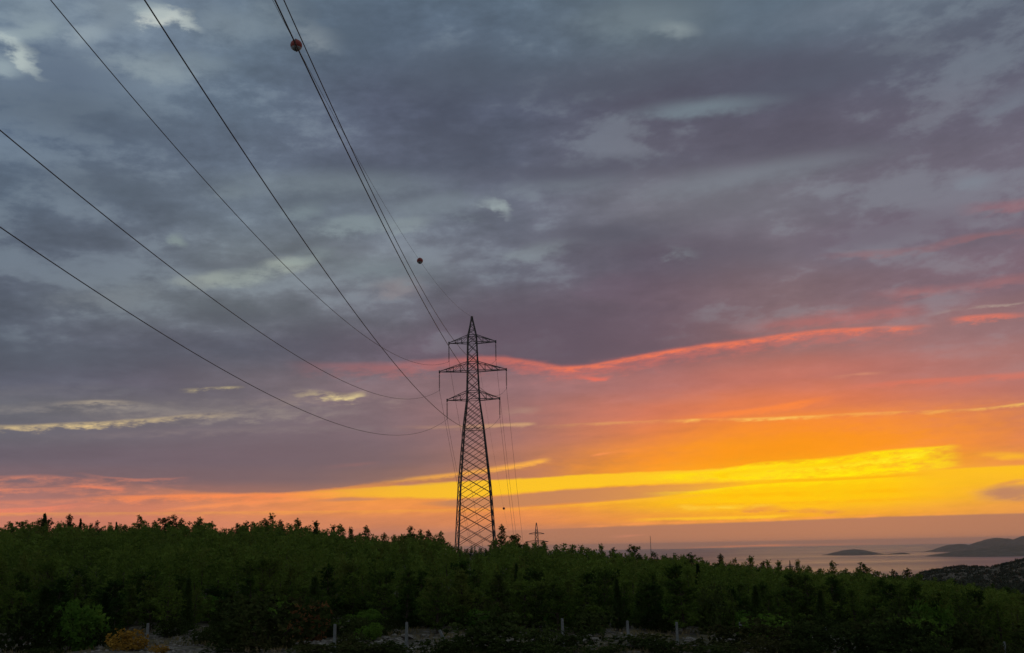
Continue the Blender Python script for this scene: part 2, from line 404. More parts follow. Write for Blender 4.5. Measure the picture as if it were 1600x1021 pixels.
class Zone:
    """One patch of sky as a node group: AZ, EL and the cloud-deck point in, colour out."""
    count = 0

    def __init__(self, name, a0, a1, e0, e1):
        self.nt = bpy.data.node_groups.new(name, 'ShaderNodeTree')
        S.nt = self.nt
        for n in ('Azimuth', 'Elevation'):
            self.nt.interface.new_socket(n, in_out='INPUT', socket_type='NodeSocketFloat')
        self.nt.interface.new_socket('Deck', in_out='INPUT', socket_type='NodeSocketVector')
        self.nt.interface.new_socket('Color', in_out='OUTPUT', socket_type='NodeSocketColor')
        self.a0, self.a1 = a0, a1
        here = []
        for kind, f in FEATURES:
            b = extent(kind, f)
            if not (b[0] > a1 or b[1] < a0 or b[2] > e1 or b[3] < e0):
                here.append((kind, f))
        mg = 1.9 if e1 > 6.0 else 0.5
        base = []
        for i, (e, row) in enumerate(SKY):
            nxt = GRID_EL[i + 1] if i + 1 < len(GRID_EL) else 99
            prv = GRID_EL[i - 1] if i else -99
            if nxt >= e0 - mg and prv <= e1 + mg:
                base.append((e, ramp_node([((a - AZ0) / AZW, c) for a, c in zip(SKY_AZ, row) if a0 - 7.0 < a < a1 + 7.0])))
        self.ready = []                                   # colour ramps first: they are quick to make while the group is small
        for kind, f in here:
            if kind == 'streak':
                self.ready.append(ramp_node(self.line_stops(f[0], f[4], f[0][len(f[0]) // 2][1])))
            elif kind == 'band':
                self.ready.append(ramp_node(self.line_stops(f[0], f[5], f[0][len(f[0]) // 2][1])))
                if f[1]:
                    self.ready.append(ramp_node(self.line_stops(f[1])))
        gi = self.nt.nodes.new('NodeGroupInput'); go = self.nt.nodes.new('NodeGroupOutput')
        Zone.count += 1
        # a hair's offset keeps each patch's nodes its own, so that only one patch is worked out per ray
        self.AZ = S(gi.outputs[0]) + Zone.count * 2e-5
        self.EL = S(gi.outputs[1]) + Zone.count * 1e-5
        dv = S.nt.nodes.new('ShaderNodeVectorMath')
        put(dv.inputs[0], S(gi.outputs[2])); dv.inputs[1].default_value = (Zone.count * 1e-6,) * 3
        self.DECK = S(dv.outputs[0])
        self.cache = {}
        self.azf = op('MULTIPLY_ADD', self.AZ, 1 / AZW, -AZ0 / AZW, clamp=True)
        upper = e1 > 6.0
        AZ, EL = self.AZ, self.EL
        high = smooth(EL, 4.0, 14.0) if (upper and e0 < 14.0) else (1.0 if upper else 0.0)
        low = (1.0 - high) if e0 < 14.0 else 0.0
        n_str = self.n_str if e0 < 14.0 else 0.0
        warp_a, warp_e = AZ, EL
        if e0 < 14.0:
            warp_a = warp_a + n_str * 3.0; warp_e = warp_e + n_str * 0.45
        if upper:
            dk = self.n_deck * high
            warp_a = warp_a + dk * 4.0
            warp_e = warp_e + dk * 2.4 + self.n_deck2 * high * 0.8
        wf = op('MULTIPLY_ADD', warp_a, 1 / AZW, -AZ0 / AZW, clamp=True)
        col = None
        for e, n in base:
            put(n.inputs[0], wf)
            r = S(n.outputs[0])
            col = r if col is None else mix(smooth(warp_e, prev, e), col, r)
            prev = e
        g = self.n_fine * (0.10 if upper else 0.2)
        if upper:
            lump = self.n_deck * 1.15 + self.n_deck2 * 0.34 + self.n_puff * 0.42
            body = smooth(lump, -0.16, 0.20)                # slate bellies against thin, lighter cloud
            bright = (body - 0.45) * high
            calm = op('MULTIPLY_ADD', smooth(AZ, -4.0, 14.0), -0.5, 1.0)   # the deck is more even to the north
            g = g + (bright * 0.42 + (self.n_deck2 + self.n_puff) * high * 0.17) * calm
        if e0 < 14.0:
            g = g + n_str * low * 0.5
        mul = S.nt.nodes.new('ShaderNodeVectorMath'); mul.operation = 'SCALE'
        put(mul.inputs[0], col); put(mul.inputs['Scale'], g + 1.0)
        self.col = S(mul.outputs[0])
        if upper:
            self.col = mix(smooth(bright, 0.1, 0.55) * 0.20, self.col, lin((150, 165, 172)))
        for kind, f in here:
            getattr(self, kind)(*f)
        put(go.inputs[0], self.col)

    def memo(self, k, fn):
        if k not in self.cache:
            self.cache[k] = fn()
        return self.cache[k]

    @property
    def tilt(self): return self.memo('tilt', lambda: self.EL - self.AZ * 0.055)
    @property
    def n_deck(self): return self.memo('d', lambda: fbm(self.DECK, 1.7, 5, 0.55) - 0.5)
    @property
    def n_deck2(self): return self.memo('d2', lambda: fbm(self.DECK, 5.0, 4, 0.5) - 0.5)
    @property
    def n_str(self): return self.memo('s', lambda: fbm(vec(self.AZ * 0.16, self.tilt * 0.85, 0.0), 1.0, 4, 0.6) - 0.5)
    @property
    def n_fine(self): return self.memo('f', lambda: fbm(vec(self.AZ * 0.8, self.tilt * 3.0, 3.0), 1.0, 6, 0.66) - 0.5)
    @property
    def n_puff(self): return self.memo('p', lambda: fbm(vec(self.AZ * 0.42, self.EL * 0.95 - self.AZ * 0.05, 7.0), 0.9, 6, 0.64) - 0.5)

    def line_stops(self, pts, weight=None, ref=None):
        """Colour stops that hold a line's elevation and, in the alpha, its weight."""
        el = resample([bearing(*p) for p in pts], 24 if weight is None or len(pts) > 6 else 14)
        ex = [(a - AZ0) / AZW for a, _ in el]; ey = [e for _, e in el]
        za, zb = max(0.0, (self.a0 - 0.5 - AZ0) / AZW), min(1.0, (self.a1 + 0.5 - AZ0) / AZW)
        wx = [(bearing(x, ref)[0] - AZ0) / AZW for x, _ in weight] if weight else []
        xs = sorted({za, zb} | {round(x, 4) for x in ex + wx if za < x < zb})
        while len(xs) > 29:
            xs.pop(min((xs[i + 1] - xs[i - 1], i) for i in range(1, len(xs) - 1))[1])
        wv = [v for _, v in weight] if weight else [1.0]
        wx = wx or [0.0]
        return [(x, ((float(np.interp(x, ex, ey)) + 3) / 40,) * 3 + (float(np.interp(x, wx, wv)),)) for x in xs]

    def line(self):
        """Elevation and weight along the next prepared line."""
        n = self.ready.pop(0)
        put(n.inputs[0], self.azf)
        return op('MULTIPLY_ADD', S(n.outputs[0]), 40.0, -3.0), S(n.outputs['Alpha'])

    def wobbled(self, w):
        return self.memo(('w', w), lambda: self.EL + (self.n_fine + self.n_str * 0.6) * w)

    def streak(self, pts, up, down, colour, weight, wob=0.12, patchy=0.0):
        c, w = self.line()
        d = (self.wobbled(wob) - c) * self.memo('thick', lambda: op('MAXIMUM', 1.15 - self.n_fine * 2.6, 0.45))
        mk = smooth(d, -down * 1.25, 0.0) * fall(d, 0.0, up * 1.25) * w
        if patchy:
            mk = mk * smooth(self.n_fine + self.n_str * 0.5, -patchy, patchy)
        else:
            mk = mk * self.memo('vary', lambda: op('MULTIPLY_ADD', self.n_fine, 2.2, 0.95, clamp=True))
        self.col = mix(mk, self.col, lin(colour))

    def band(self, top, bot, s_top, s_bot, colour, weight, wob=0.15, patchy=0.0):
        e = self.wobbled(wob)
        c, w = self.line()
        mk = fall(e - c, -s_top, s_top) * w
        if bot:
            c2, _ = self.line()
            mk = mk * smooth(e - c2, -s_bot, s_bot)
        if patchy:
            mk = mk * smooth(self.n_fine, -patchy, patchy * 0.6)
        self.col = mix(mk, self.col, lin(colour))

    def _blob(self, px, py, rx, ry, colour, k, rot, src, ragged):
        a, e = bearing(px, py)
        n = S.nt.nodes.new('ShaderNodeMapping')
        n.vector_type = 'TEXTURE'
        n.inputs['Location'].default_value = (a, e, 0)
        n.inputs['Rotation'].default_value = (0, 0, math.radians(rot))
        n.inputs['Scale'].default_value = (rx / 27.2 * 1.4, ry / 27.2 * 1.4, 1)
        put(n.inputs['Vector'], src)
        g = S.nt.nodes.new('ShaderNodeTexGradient')
        g.gradient_type = 'SPHERICAL'
        S.nt.links.new(n.outputs[0], g.inputs[0])
        gr = S(g.outputs['Fac'])
        mk = smooth(gr + ragged * gr, 0.05, 1.0) * k
        self.col = mix(mk, self.col, lin(colour))

    def blob(self, px, py, rx, ry, colour, k, rot=0.0):
        src = self.memo('bv', lambda: vec(self.AZ + self.n_puff * 3.0, self.EL + self.n_puff * 1.6 + self.n_fine * 0.35, 0.0))
        rag = self.memo('br', lambda: self.n_deck2 * 3.4 + self.n_puff * 2.4)
        self._blob(px, py, rx, ry, colour, k, rot, src, rag)

    def softblob(self, px, py, rx, ry, colour, k, rot=0.0):
        src = self.memo('sv', lambda: vec(self.AZ + self.n_puff * 2.0, self.EL + self.n_puff * 1.0, 0.0))
        self._blob(px, py, rx, ry, colour, k, rot, src, self.memo('sr', lambda: self.n_puff * 1.2))

    def lowblob(self, px, py, rx, ry, colour, k, rot=0.0):
        src = self.memo('lv', lambda: vec(self.AZ + self.n_str * 2.0, self.EL + self.n_fine * 0.3, 0.0))
        rag = self.memo('lr', lambda: self.n_fine * 1.5)
        self._blob(px, py, rx, ry, colour, k, rot, src, rag)


ZA = [-36.0, -17.0, -6.0, 3.0, 11.0, 19.0, 36.0]
ZE = [-99.0, 2.6, 4.6, 8.0, 14.0, 21.0, 40.0]
zones = {}
for i in range(len(ZA) - 1):
    for j in range(len(ZE) - 1):
        zones[i, j] = Zone('sky_patch', -99 if i == 0 else ZA[i], 99 if i == len(ZA) - 2 else ZA[i + 1], ZE[j], ZE[j + 1])

S.nt = world.node_tree
tc = S.nt.nodes.new('ShaderNodeTexCoord')
sep = S.nt.nodes.new('ShaderNodeSeparateXYZ')
S.nt.links.new(tc.outputs['Generated'], sep.inputs[0])
dx_, dy_, dz_ = (S(o) for o in sep.outputs)
AZ = op('ARCTAN2', dx_, dy_) * 57.29578
EL = op('ARCSINE', dz_) * 57.29578
zz = op('MAXIMUM', dz_, 0.0) + 0.16
DECK = vec(dx_ / zz, dy_ / zz, 0.0)                 # where the ray meets the cloud deck


def background(colour):
    b = S.nt.nodes.new('ShaderNodeBackground')
    put(b.inputs[0], colour)
    b.inputs[1].default_value = 1.0
    return S(b.outputs[0])


def shader_mix(f, a, b):
    n = S.nt.nodes.new('ShaderNodeMixShader')
    put(n.inputs[0], f); put(n.inputs[1], a); put(n.inputs[2], b)
    return S(n.outputs[0])


def zone_shader(i, j):
    g = S.nt.nodes.new('ShaderNodeGroup')
    g.node_tree = zones[i, j].nt
    put(g.inputs[0], AZ); put(g.inputs[1], EL); put(g.inputs[2], DECK)
    return background(S(g.outputs[0]))


def by_el(i, j0, j1):
    if j1 - j0 == 1:
        return zone_shader(i, j0)
    k = (j0 + j1) // 2
    return shader_mix(op('GREATER_THAN', EL, ZE[k]), by_el(i, j0, k), by_el(i, k, j1))


def by_az(i0, i1):
    if i1 - i0 == 1:
        return by_el(i0, 0, len(ZE) - 1)
    k = (i0 + i1) // 2
    return shader_mix(op('GREATER_THAN', AZ, ZA[k]), by_az(i0, k), by_az(k, i1))


west = by_az(0, len(ZA) - 1)
# away from the sunset the deck goes on evenly grey
off = op('ABSOLUTE', AZ - SUN_AZ)
grey = mix(smooth(EL, 2.0, 40.0), lin((130, 128, 136)), lin((136, 147, 157)))
mul = S.nt.nodes.new('ShaderNodeVectorMath'); mul.operation = 'SCALE'
put(mul.inputs[0], grey); put(mul.inputs['Scale'], op('MULTIPLY_ADD', fbm(DECK, 1.6, 2, 0.6) - 0.5, 0.8, 1.0))
rest = background(S(mul.outputs[0]))
deck = shader_mix(op('MAXIMUM', smooth(off, 48.0, 95.0), smooth(EL, 34.0, 46.0)), west, rest)

nish = S.nt.nodes.new('ShaderNodeTexSky')
nish.sky_type = 'NISHITA'
nish.sun_disc = False
nish.sun_elevation = math.radians(SUN_EL)
nish.sun_rotation = math.radians(SUN_AZ)
nish.altitude = 180
bg_clear = S.nt.nodes.new('ShaderNodeBackground')
S.nt.links.new(nish.outputs[0], bg_clear.inputs[0])
bg_clear.inputs[1].default_value = 0.05
cover = shader_mix(0.97, S(bg_clear.outputs[0]), deck)          # the deck hides nearly all of the clear sky
wout = S.nt.nodes.new('ShaderNodeOutputWorld')
S.nt.links.new(cover.s, wout.inputs[0])
world.cycles.sampling_method = 'MANUAL'
world.cycles.sample_map_resolution = 512

# ---------------------------------------------------------------- sun, low behind the cloud bank
sun_data = bpy.data.lights.new('sun', 'SUN')
sun_data.energy = 0.03
sun_data.angle = math.radians(12)
sun_data.color = (1.0, 0.62, 0.30)
sun = bpy.data.objects.new('sun', sun_data)
COL.objects.link(sun)
_a, _e = math.radians(SUN_AZ), math.radians(SUN_EL)
sun.rotation_euler = Vector((math.sin(_a) * math.cos(_e), math.cos(_a) * math.cos(_e), math.sin(_e))).to_track_quat('Z', 'Y').to_euler()

scene.view_settings.view_transform = 'Standard'
scene.view_settings.look = 'None'
scene.view_settings.exposure = 0.0
scene.view_settings.gamma = 1.0
scene.view_settings.use_curve_mapping = False
scene.cycles.max_bounces = 4
scene.cycles.diffuse_bounces = 2
scene.cycles.glossy_bounces = 2
scene.cycles.transmission_bounces = 2
scene.cycles.volume_bounces = 0
scene.cycles.use_denoising = True


# ================================================================ helpers
def tag(o, label=None, cat=None, group=None, kind=None):
    if label: o['label'] = label
    if cat: o['category'] = cat
    if group: o['group'] = group
    if kind: o['kind'] = kind
    return o


def empty(name, loc=(0, 0, 0), rot=(0, 0, 0)):
    o = bpy.data.objects.new(name, None)
    o.empty_display_size = 0.3
    o.location = loc
    o.rotation_euler = rot
    COL.objects.link(o)
    return o


def mesh_np(name, verts, faces, mat=None, smooth_shade=False):
    me = bpy.data.meshes.new(name)
    v = np.asarray(verts, dtype=np.float32); f = np.asarray(faces, dtype=np.int32)
    me.vertices.add(len(v)); me.vertices.foreach_set('co', v.ravel())
    k = f.shape[1]
    me.loops.add(f.size); me.loops.foreach_set('vertex_index', f.ravel())
    me.polygons.add(len(f))
    me.polygons.foreach_set('loop_start', np.arange(0, f.size, k, dtype=np.int32))
    if smooth_shade:
        me.polygons.foreach_set('use_smooth', np.ones(len(f), dtype=bool))
    me.update(calc_edges=True)
    if mat:
        me.materials.append(mat)
    return me


def link(name, me, parent=None, loc=None, rot=None, scale=None):
    o = bpy.data.objects.new(name, me)
    COL.objects.link(o)
    o.parent = parent
    if loc is not None: o.location = loc
    if rot is not None: o.rotation_euler = rot
    if scale is not None: o.scale = scale
    return o


def material(name, rough=0.8, spec=0.3, metallic=0.0):
    mt = bpy.data.materials.new(name)
    mt.use_nodes = True
    S.nt = mt.node_tree
    b = S.nt.nodes['Principled BSDF']
    b.inputs['Roughness'].default_value = rough
    b.inputs['Specular IOR Level'].default_value = spec
    b.inputs['Metallic'].default_value = metallic
    return mt, b


def coords(which='Object'):
    n = S.nt.nodes.new('ShaderNodeTexCoord')
    return S(n.outputs[which])


def bump(height, strength, dist):
    n = S.nt.nodes.new('ShaderNodeBump')
    n.inputs['Strength'].default_value = strength
    n.inputs['Distance'].default_value = dist
    put(n.inputs['Height'], height)
    return S(n.outputs[0])


def obj_random():
    n = S.nt.nodes.new('ShaderNodeObjectInfo')
    return S(n.outputs['Random'])


# ================================================================ land
SEA = -180.0
# bearings (tan of azimuth) with the height of the ground along the fence, on the crest of the rise and on the far ridge
_px = [-200, 0, 100, 300, 420, 520, 640, 740, 850, 900, 1000, 1100, 1200, 1300, 1400, 1500, 1600, 1800]
_fence_y = [1019, 1016, 1015, 1014, 1014, 1014, 1013, 1011, 1009, 1009, 1010, 1011, 1013, 1018, 1026, 1036, 1045, 1070]
_crest_y = [868, 861, 851, 854, 857, 866, 873, 869, 890, 896, 906, 911, 918, 924, 931, 941, 952, 985]
Y_FENCE, Y_CREST = 52.0, 166.0
_tx, _zf, _zc = [], [], []
for p_, f_, c_ in zip(_px, _fence_y, _crest_y):
    w_ = at(p_, f_, Y_FENCE); _tx.append(w_.x / Y_FENCE); _zf.append(w_.z)
    _zc.append(at(p_, c_, Y_CREST).z)
RIDGE = [(1385, 918), (1420, 909), (1440, 898), (1470, 891), (1500, 889), (1540, 890), (1560, 886), (1580, 881), (1600, 876), (1700, 858), (1900, 850), (2300, 845)]
Y_RIDGE = 620.0
_rt = [at(x, y, Y_RIDGE).x / Y_RIDGE for x, y in RIDGE]
_rz = [at(x, y + 5, Y_RIDGE).z for x, y in RIDGE]
FAR_BASE = at(838, 817, 700.0); FAR_BASE.z -= 40.0
THIRD_BASE = at(1234, 876, 1150.0); THIRD_BASE.z -= 34.0


def fnoise(x, y, s, seed=0.0):
    return mnoise.fractal(Vector((x * s, y * s, seed)), 0.9, 2.1, 4)


def ground_z(x, y):
    r = math.hypot(x, y)
    az = math.atan2(x, y)
    ac = max(-0.62, min(0.62, az))
    t = math.tan(ac)
    d = r * math.cos(ac)
    zf = float(np.interp(t, _tx, _zf)); zc = float(np.interp(t, _tx, _zc))
    if d < Y_FENCE:
        s = d / Y_FENCE
        z = -1.65 * (1 - s) + zf * s - 0.35 * math.sin(math.pi * s)
    elif d < Y_CREST:
        s = (d - Y_FENCE) / (Y_CREST - Y_FENCE)
        z = zf + (zc - zf) * (s * s * (3 - 2 * s) * 0.5 + s * 0.5)
    else:
        e = d - Y_CREST
        z = zc - 0.00022 * min(e, 120) ** 2 - 0.053 * max(0.0, e - 120) * 1.0
        if d > 850:
            z -= 0.10 * (d - 850)
    if abs(az) > 0.62:                                    # the slope behind and beside the camera
        k = min(1.0, (abs(az) - 0.62) / 0.9)
        k = k * k * (3 - 2 * k)
        z = z * (1 - k) + (-1.65 + 0.012 * r if r < 400 else 3.15 - 0.06 * (r - 400)) * k
    w = min(1.0, max(0.0, (r - 8) / 30))
    z += w * (fnoise(x, y, 0.045) * 0.45 + fnoise(x, y, 0.21, 5.0) * 0.14)
    if d > 250 and az > 0.2 and az < 1.4:
        zr = float(np.interp(t if az < 0.62 else math.tan(min(az, 1.3)), _rt, _rz, left=-95))
        g = math.exp(-((d - Y_RIDGE) / (170.0 if d < Y_RIDGE else 260.0)) ** 2)
        z += max(0.0, zr - z + fnoise(x, y, 0.012, 9.0) * 3.0) * g
    for c, rad in ((FAR_BASE, 60.0), (THIRD_BASE, 90.0)):
        q = math.exp(-(((x - c.x) ** 2 + (y - c.y) ** 2) / rad ** 2) ** 2)
        z = z * (1 - q) + c.z * q
    return max(z, SEA - 6.0)


radii = [0.0, 2, 4, 7, 10, 14, 18, 23, 28, 33, 37] + list(np.arange(40, 78, 1.0)) + list(np.arange(78, 190, 2.6)) \
    + list(np.geomspace(192, 560, 40)) + list(np.arange(570, 700, 7)) + list(np.geomspace(705, 4200, 48))
azim = list(np.radians(np.concatenate([np.arange(-38, 38, 0.5), np.arange(38, 90, 1.5), np.arange(90, 270, 6), np.arange(270, 322, 2.0)])))
gv, gf = [], []
for r_ in radii:
    for a_ in azim:
        x_, y_ = r_ * math.sin(a_), r_ * math.cos(a_)
        gv.append((x_, y_, ground_z(x_, y_)))
na = len(azim)
ii = np.arange(len(radii) - 1)[:, None]; jj = np.arange(na)[None, :]
gf = np.stack([ii * na + jj, ii * na + (jj + 1) % na, (ii + 1) * na + (jj + 1) % na, (ii + 1) * na + jj], -1).reshape(-1, 4)[:, ::-1]

M_ground, b = material('stony_ground', 0.95, 0.2)
co = coords('Object')
n1 = fbm(co, 0.16, 5, 0.6); n2 = fbm(co, 2.3, 5, 0.65); n3 = fbm(co, 0.9, 4, 0.6)
c = ramp(n2, [(0.32, (0.030, 0.026, 0.020, 1)), (0.50, (0.075, 0.064, 0.048, 1)), (0.62, (0.20, 0.18, 0.15, 1)), (0.76, (0.36, 0.34, 0.30, 1))])
c = mix(smooth(n3, 0.47, 0.62) * 0.8, c, (0.095, 0.080, 0.036, 1))          # dry grass
c = mix(smooth(n1, 0.46, 0.66) * 0.75, c, (0.035, 0.032, 0.018, 1))           # leaf litter
put(b.inputs['Base Color'], c)
put(b.inputs['Normal'], bump(n2 + n3, 0.7, 0.12))
ground = link('ground', mesh_np('ground', gv, gf, M_ground, True))
tag(ground, 'stony hillside with dry grass under the pine wood', kind='structure')

# ---------------------------------------------------------------- sea
M_sea, b = material('sea_water', 0.16, 0.5)
b.inputs['Base Color'].default_value = (0.080, 0.090, 0.120, 1)
b.inputs['IOR'].default_value = 1.33
co = coords('Object')
mp = S.nt.nodes.new('ShaderNodeMapping')
mp.inputs['Scale'].default_value = (0.00013, 0.0007, 1.0)
put(mp.inputs['Vector'], co)
slick = fbm(S(mp.outputs[0]), 1.0, 4, 0.6)
put(b.inputs['Roughness'], op('MULTIPLY_ADD', smooth(slick, 0.36, 0.64), 0.09, 0.29))
put(b.inputs['Normal'], bump(fbm(co, 0.02, 3, 0.6), 0.16, 18.0))
ys_ = list(np.geomspace(600, 42000, 60)) 
sv, sf = [], []
xs_ = np.linspace(-1.0, 1.0, 31)
for y_ in [-6000.0, -1000.0] + ys_:
    for x_ in xs_:
        sv.append((x_ * 32000, y_, SEA))
nx = len(xs_); ny = len(ys_) + 2
ii = np.arange(ny - 1)[:, None]; jj = np.arange(nx - 1)[None, :]
sf = np.stack([ii * nx + jj, ii * nx + jj + 1, (ii + 1) * nx + jj + 1, (ii + 1) * nx + jj], -1).reshape(-1, 4)
sea = link('sea', mesh_np('sea', sv, sf, M_sea, True))
tag(sea, 'calm mauve sea reaching to the horizon', kind='structure')

# ---------------------------------------------------------------- islands
M_isle, b = material('island_scrub', 0.95, 0.1)
co = coords('Object')
c = ramp(fbm(co, 0.012, 5, 0.65), [(0.35, (0.035, 0.045, 0.030, 1)), (0.55, (0.07, 0.075, 0.055, 1)), (0.7, (0.16, 0.15, 0.13, 1))])
put(b.inputs['Base Color'], c)


def waterline_distance(px, py):
    d = direction(px, py)
    return SEA / d[2] * d[1]


def landmass(name, outline, water_y, depth, label, seed):
    """A hill rising from the sea: crest heights from its outline, rounded flanks, eroded by noise."""
    px0 = outline[0][0]
    y0 = waterline_distance(px0, water_y)
    yc = y0 + depth * 0.55
    cx, cz = [], []
    for p in outline:
        w = at(p[0], p[1], yc)
        cx.append(w.x); cz.append(max(w.z, SEA - 2))
    n, mrow = 160, 25
    X = np.linspace(cx[0], cx[-1], n)
    H = np.interp(X, cx, cz) - SEA
    H = H * np.array([1 + 0.07 * fnoise(x, 0.0, 0.006, seed + 20) for x in X])
    vs = []
    for i in range(n):
        edge = min(1.0, i / 14.0, (n - 1 - i) / 14.0)
        for j in range(mrow):
            t = -1 + 2 * j / (mrow - 1)
            wdt = depth * (0.30 + 0.70 * math.sqrt(max(edge, 0.0))) * (1 + 0.25 * fnoise(X[i], 0, 0.002, seed))
            y = yc + t * wdt * 0.55
            h = H[i] * (1 - abs(t) ** 1.7)
            h += fnoise(X[i], y, 0.004, seed) * 0.16 * H[i] * (1 - abs(t)) * abs(t) * 3
            vs.append((X[i], y, SEA - 3 + max(0.0, h) + (3 if abs(t) < 0.93 else 0)))
    ii = np.arange(n - 1)[:, None]; jj = np.arange(mrow - 1)[None, :]
    fs = np.stack([ii * mrow + jj, (ii + 1) * mrow + jj, (ii + 1) * mrow + jj + 1, ii * mrow + jj + 1], -1).reshape(-1, 4)
    o = link(name, mesh_np(name, vs, fs, M_isle, True))
    tag(o, label, kind='structure')
    return o


landmass('island', [(1293, 869), (1300, 866.5), (1310, 863), (1322, 859.5), (1335, 858.3), (1348, 859.5), (1360, 862.5), (1372, 866), (1384, 868)],
         868.8, 900, 'low humped island alone on the sea', 1.0)
landmass('islet', [(1389, 867.4), (1394, 865.5), (1401, 864.5), (1407, 863.8), (1412, 863.8), (1415, 867)],
         866.8, 420, 'flat rocky islet right of the humped island', 2.0)
landmass('headland', [(1465, 863.6), (1475, 859), (1487, 854.5), (1498, 850), (1508, 853.5), (1520, 856), (1532, 852.5), (1544, 845.5), (1556, 840.5), (1566, 841.5),
                      (1580, 847.5), (1590, 844.5), (1604, 838), (1640, 836), (1690, 842), (1760, 850), (1830, 862)],
         864.2, 1900, 'hazy twin-peaked headland at the right edge of the sea', 3.0)
landmass('headland_spur', [(1463, 872), (1474, 868.5), (1490, 864.5), (1510, 860.5), (1535, 856.5), (1560, 853.5), (1600, 851), (1660, 850), (1730, 856), (1800, 868)],
         872.0, 1300, 'nearer low spur in front of the headland', 4.0)


# ================================================================ pylons
M_steel, b = material('weathered_steel', 0.55, 0.4, 0.35)
put(b.inputs['Base Color'], ramp(fbm(coords('Object'), 3.0, 4, 0.6), [(0.3, (0.070, 0.062, 0.060, 1)), (0.7, (0.12, 0.11, 0.105, 1))]))
M_glass, b = material('dark_insulator', 0.25, 0.5)
b.inputs['Base Color'].default_value = (0.05, 0.035, 0.03, 1)
M_wire, b = material('conductor_wire', 0.55, 0.4, 0.5)
b.inputs['Base Color'].default_value = (0.09, 0.09, 0.095, 1)


def angle_bar():
    """Rolled steel angle of unit length along z and unit leg width."""
    t = 0.14
    p = [(-.5, -.5), (.5, -.5), (.5, -.5 + t), (-.5 + t, -.5 + t), (-.5 + t, .5), (-.5, .5)]
    v = [(x, y, 0) for x, y in p] + [(x, y, 1) for x, y in p]
    me = bpy.data.meshes.new('angle_bar')
    f = [(i, (i + 1) % 6, (i + 1) % 6 + 6, i + 6) for i in range(6)] + [(3, 2, 1, 0), (5, 4, 3, 0), (6, 7, 8, 9), (6, 9, 10, 11)]
    me.from_pydata(v, [], f)
    me.materials.append(M_steel)
    return me


BAR = angle_bar()


def bar(name, a, b_, w, parent):
    a, b_ = Vector(a), Vector(b_)
    d = b_ - a
    o = bpy.data.objects.new(name, BAR)
    COL.objects.link(o)
    o.parent = parent
    o.location = a
    o.rotation_euler = d.to_track_quat('Z', 'Y').to_euler()
    o.scale = (w, w, d.length)
    return o


def multi_bar(name, segs, w, parent, mat=None):
    """One bent member made of several straight lengths."""
    vs, fs = [], []
    bm_v = [tuple(v.co) for v in BAR.vertices]
    bm_f = [tuple(p.vertices) for p in BAR.polygons]
    for a, b_ in segs:
        a, b_ = Vector(a), Vector(b_)
        d = b_ - a
        q = d.to_track_quat('Z', 'Y')
        k = len(vs)
        for v in bm_v:
            vs.append(a + q @ Vector((v[0] * w, v[1] * w, v[2] * d.length)))
        fs += [tuple(i + k for i in f) for f in bm_f]
    me = bpy.data.meshes.new(name)
    me.from_pydata([tuple(v) for v in vs], [], fs)
    me.materials.append(mat or M_steel)
    return link(name, me, parent)


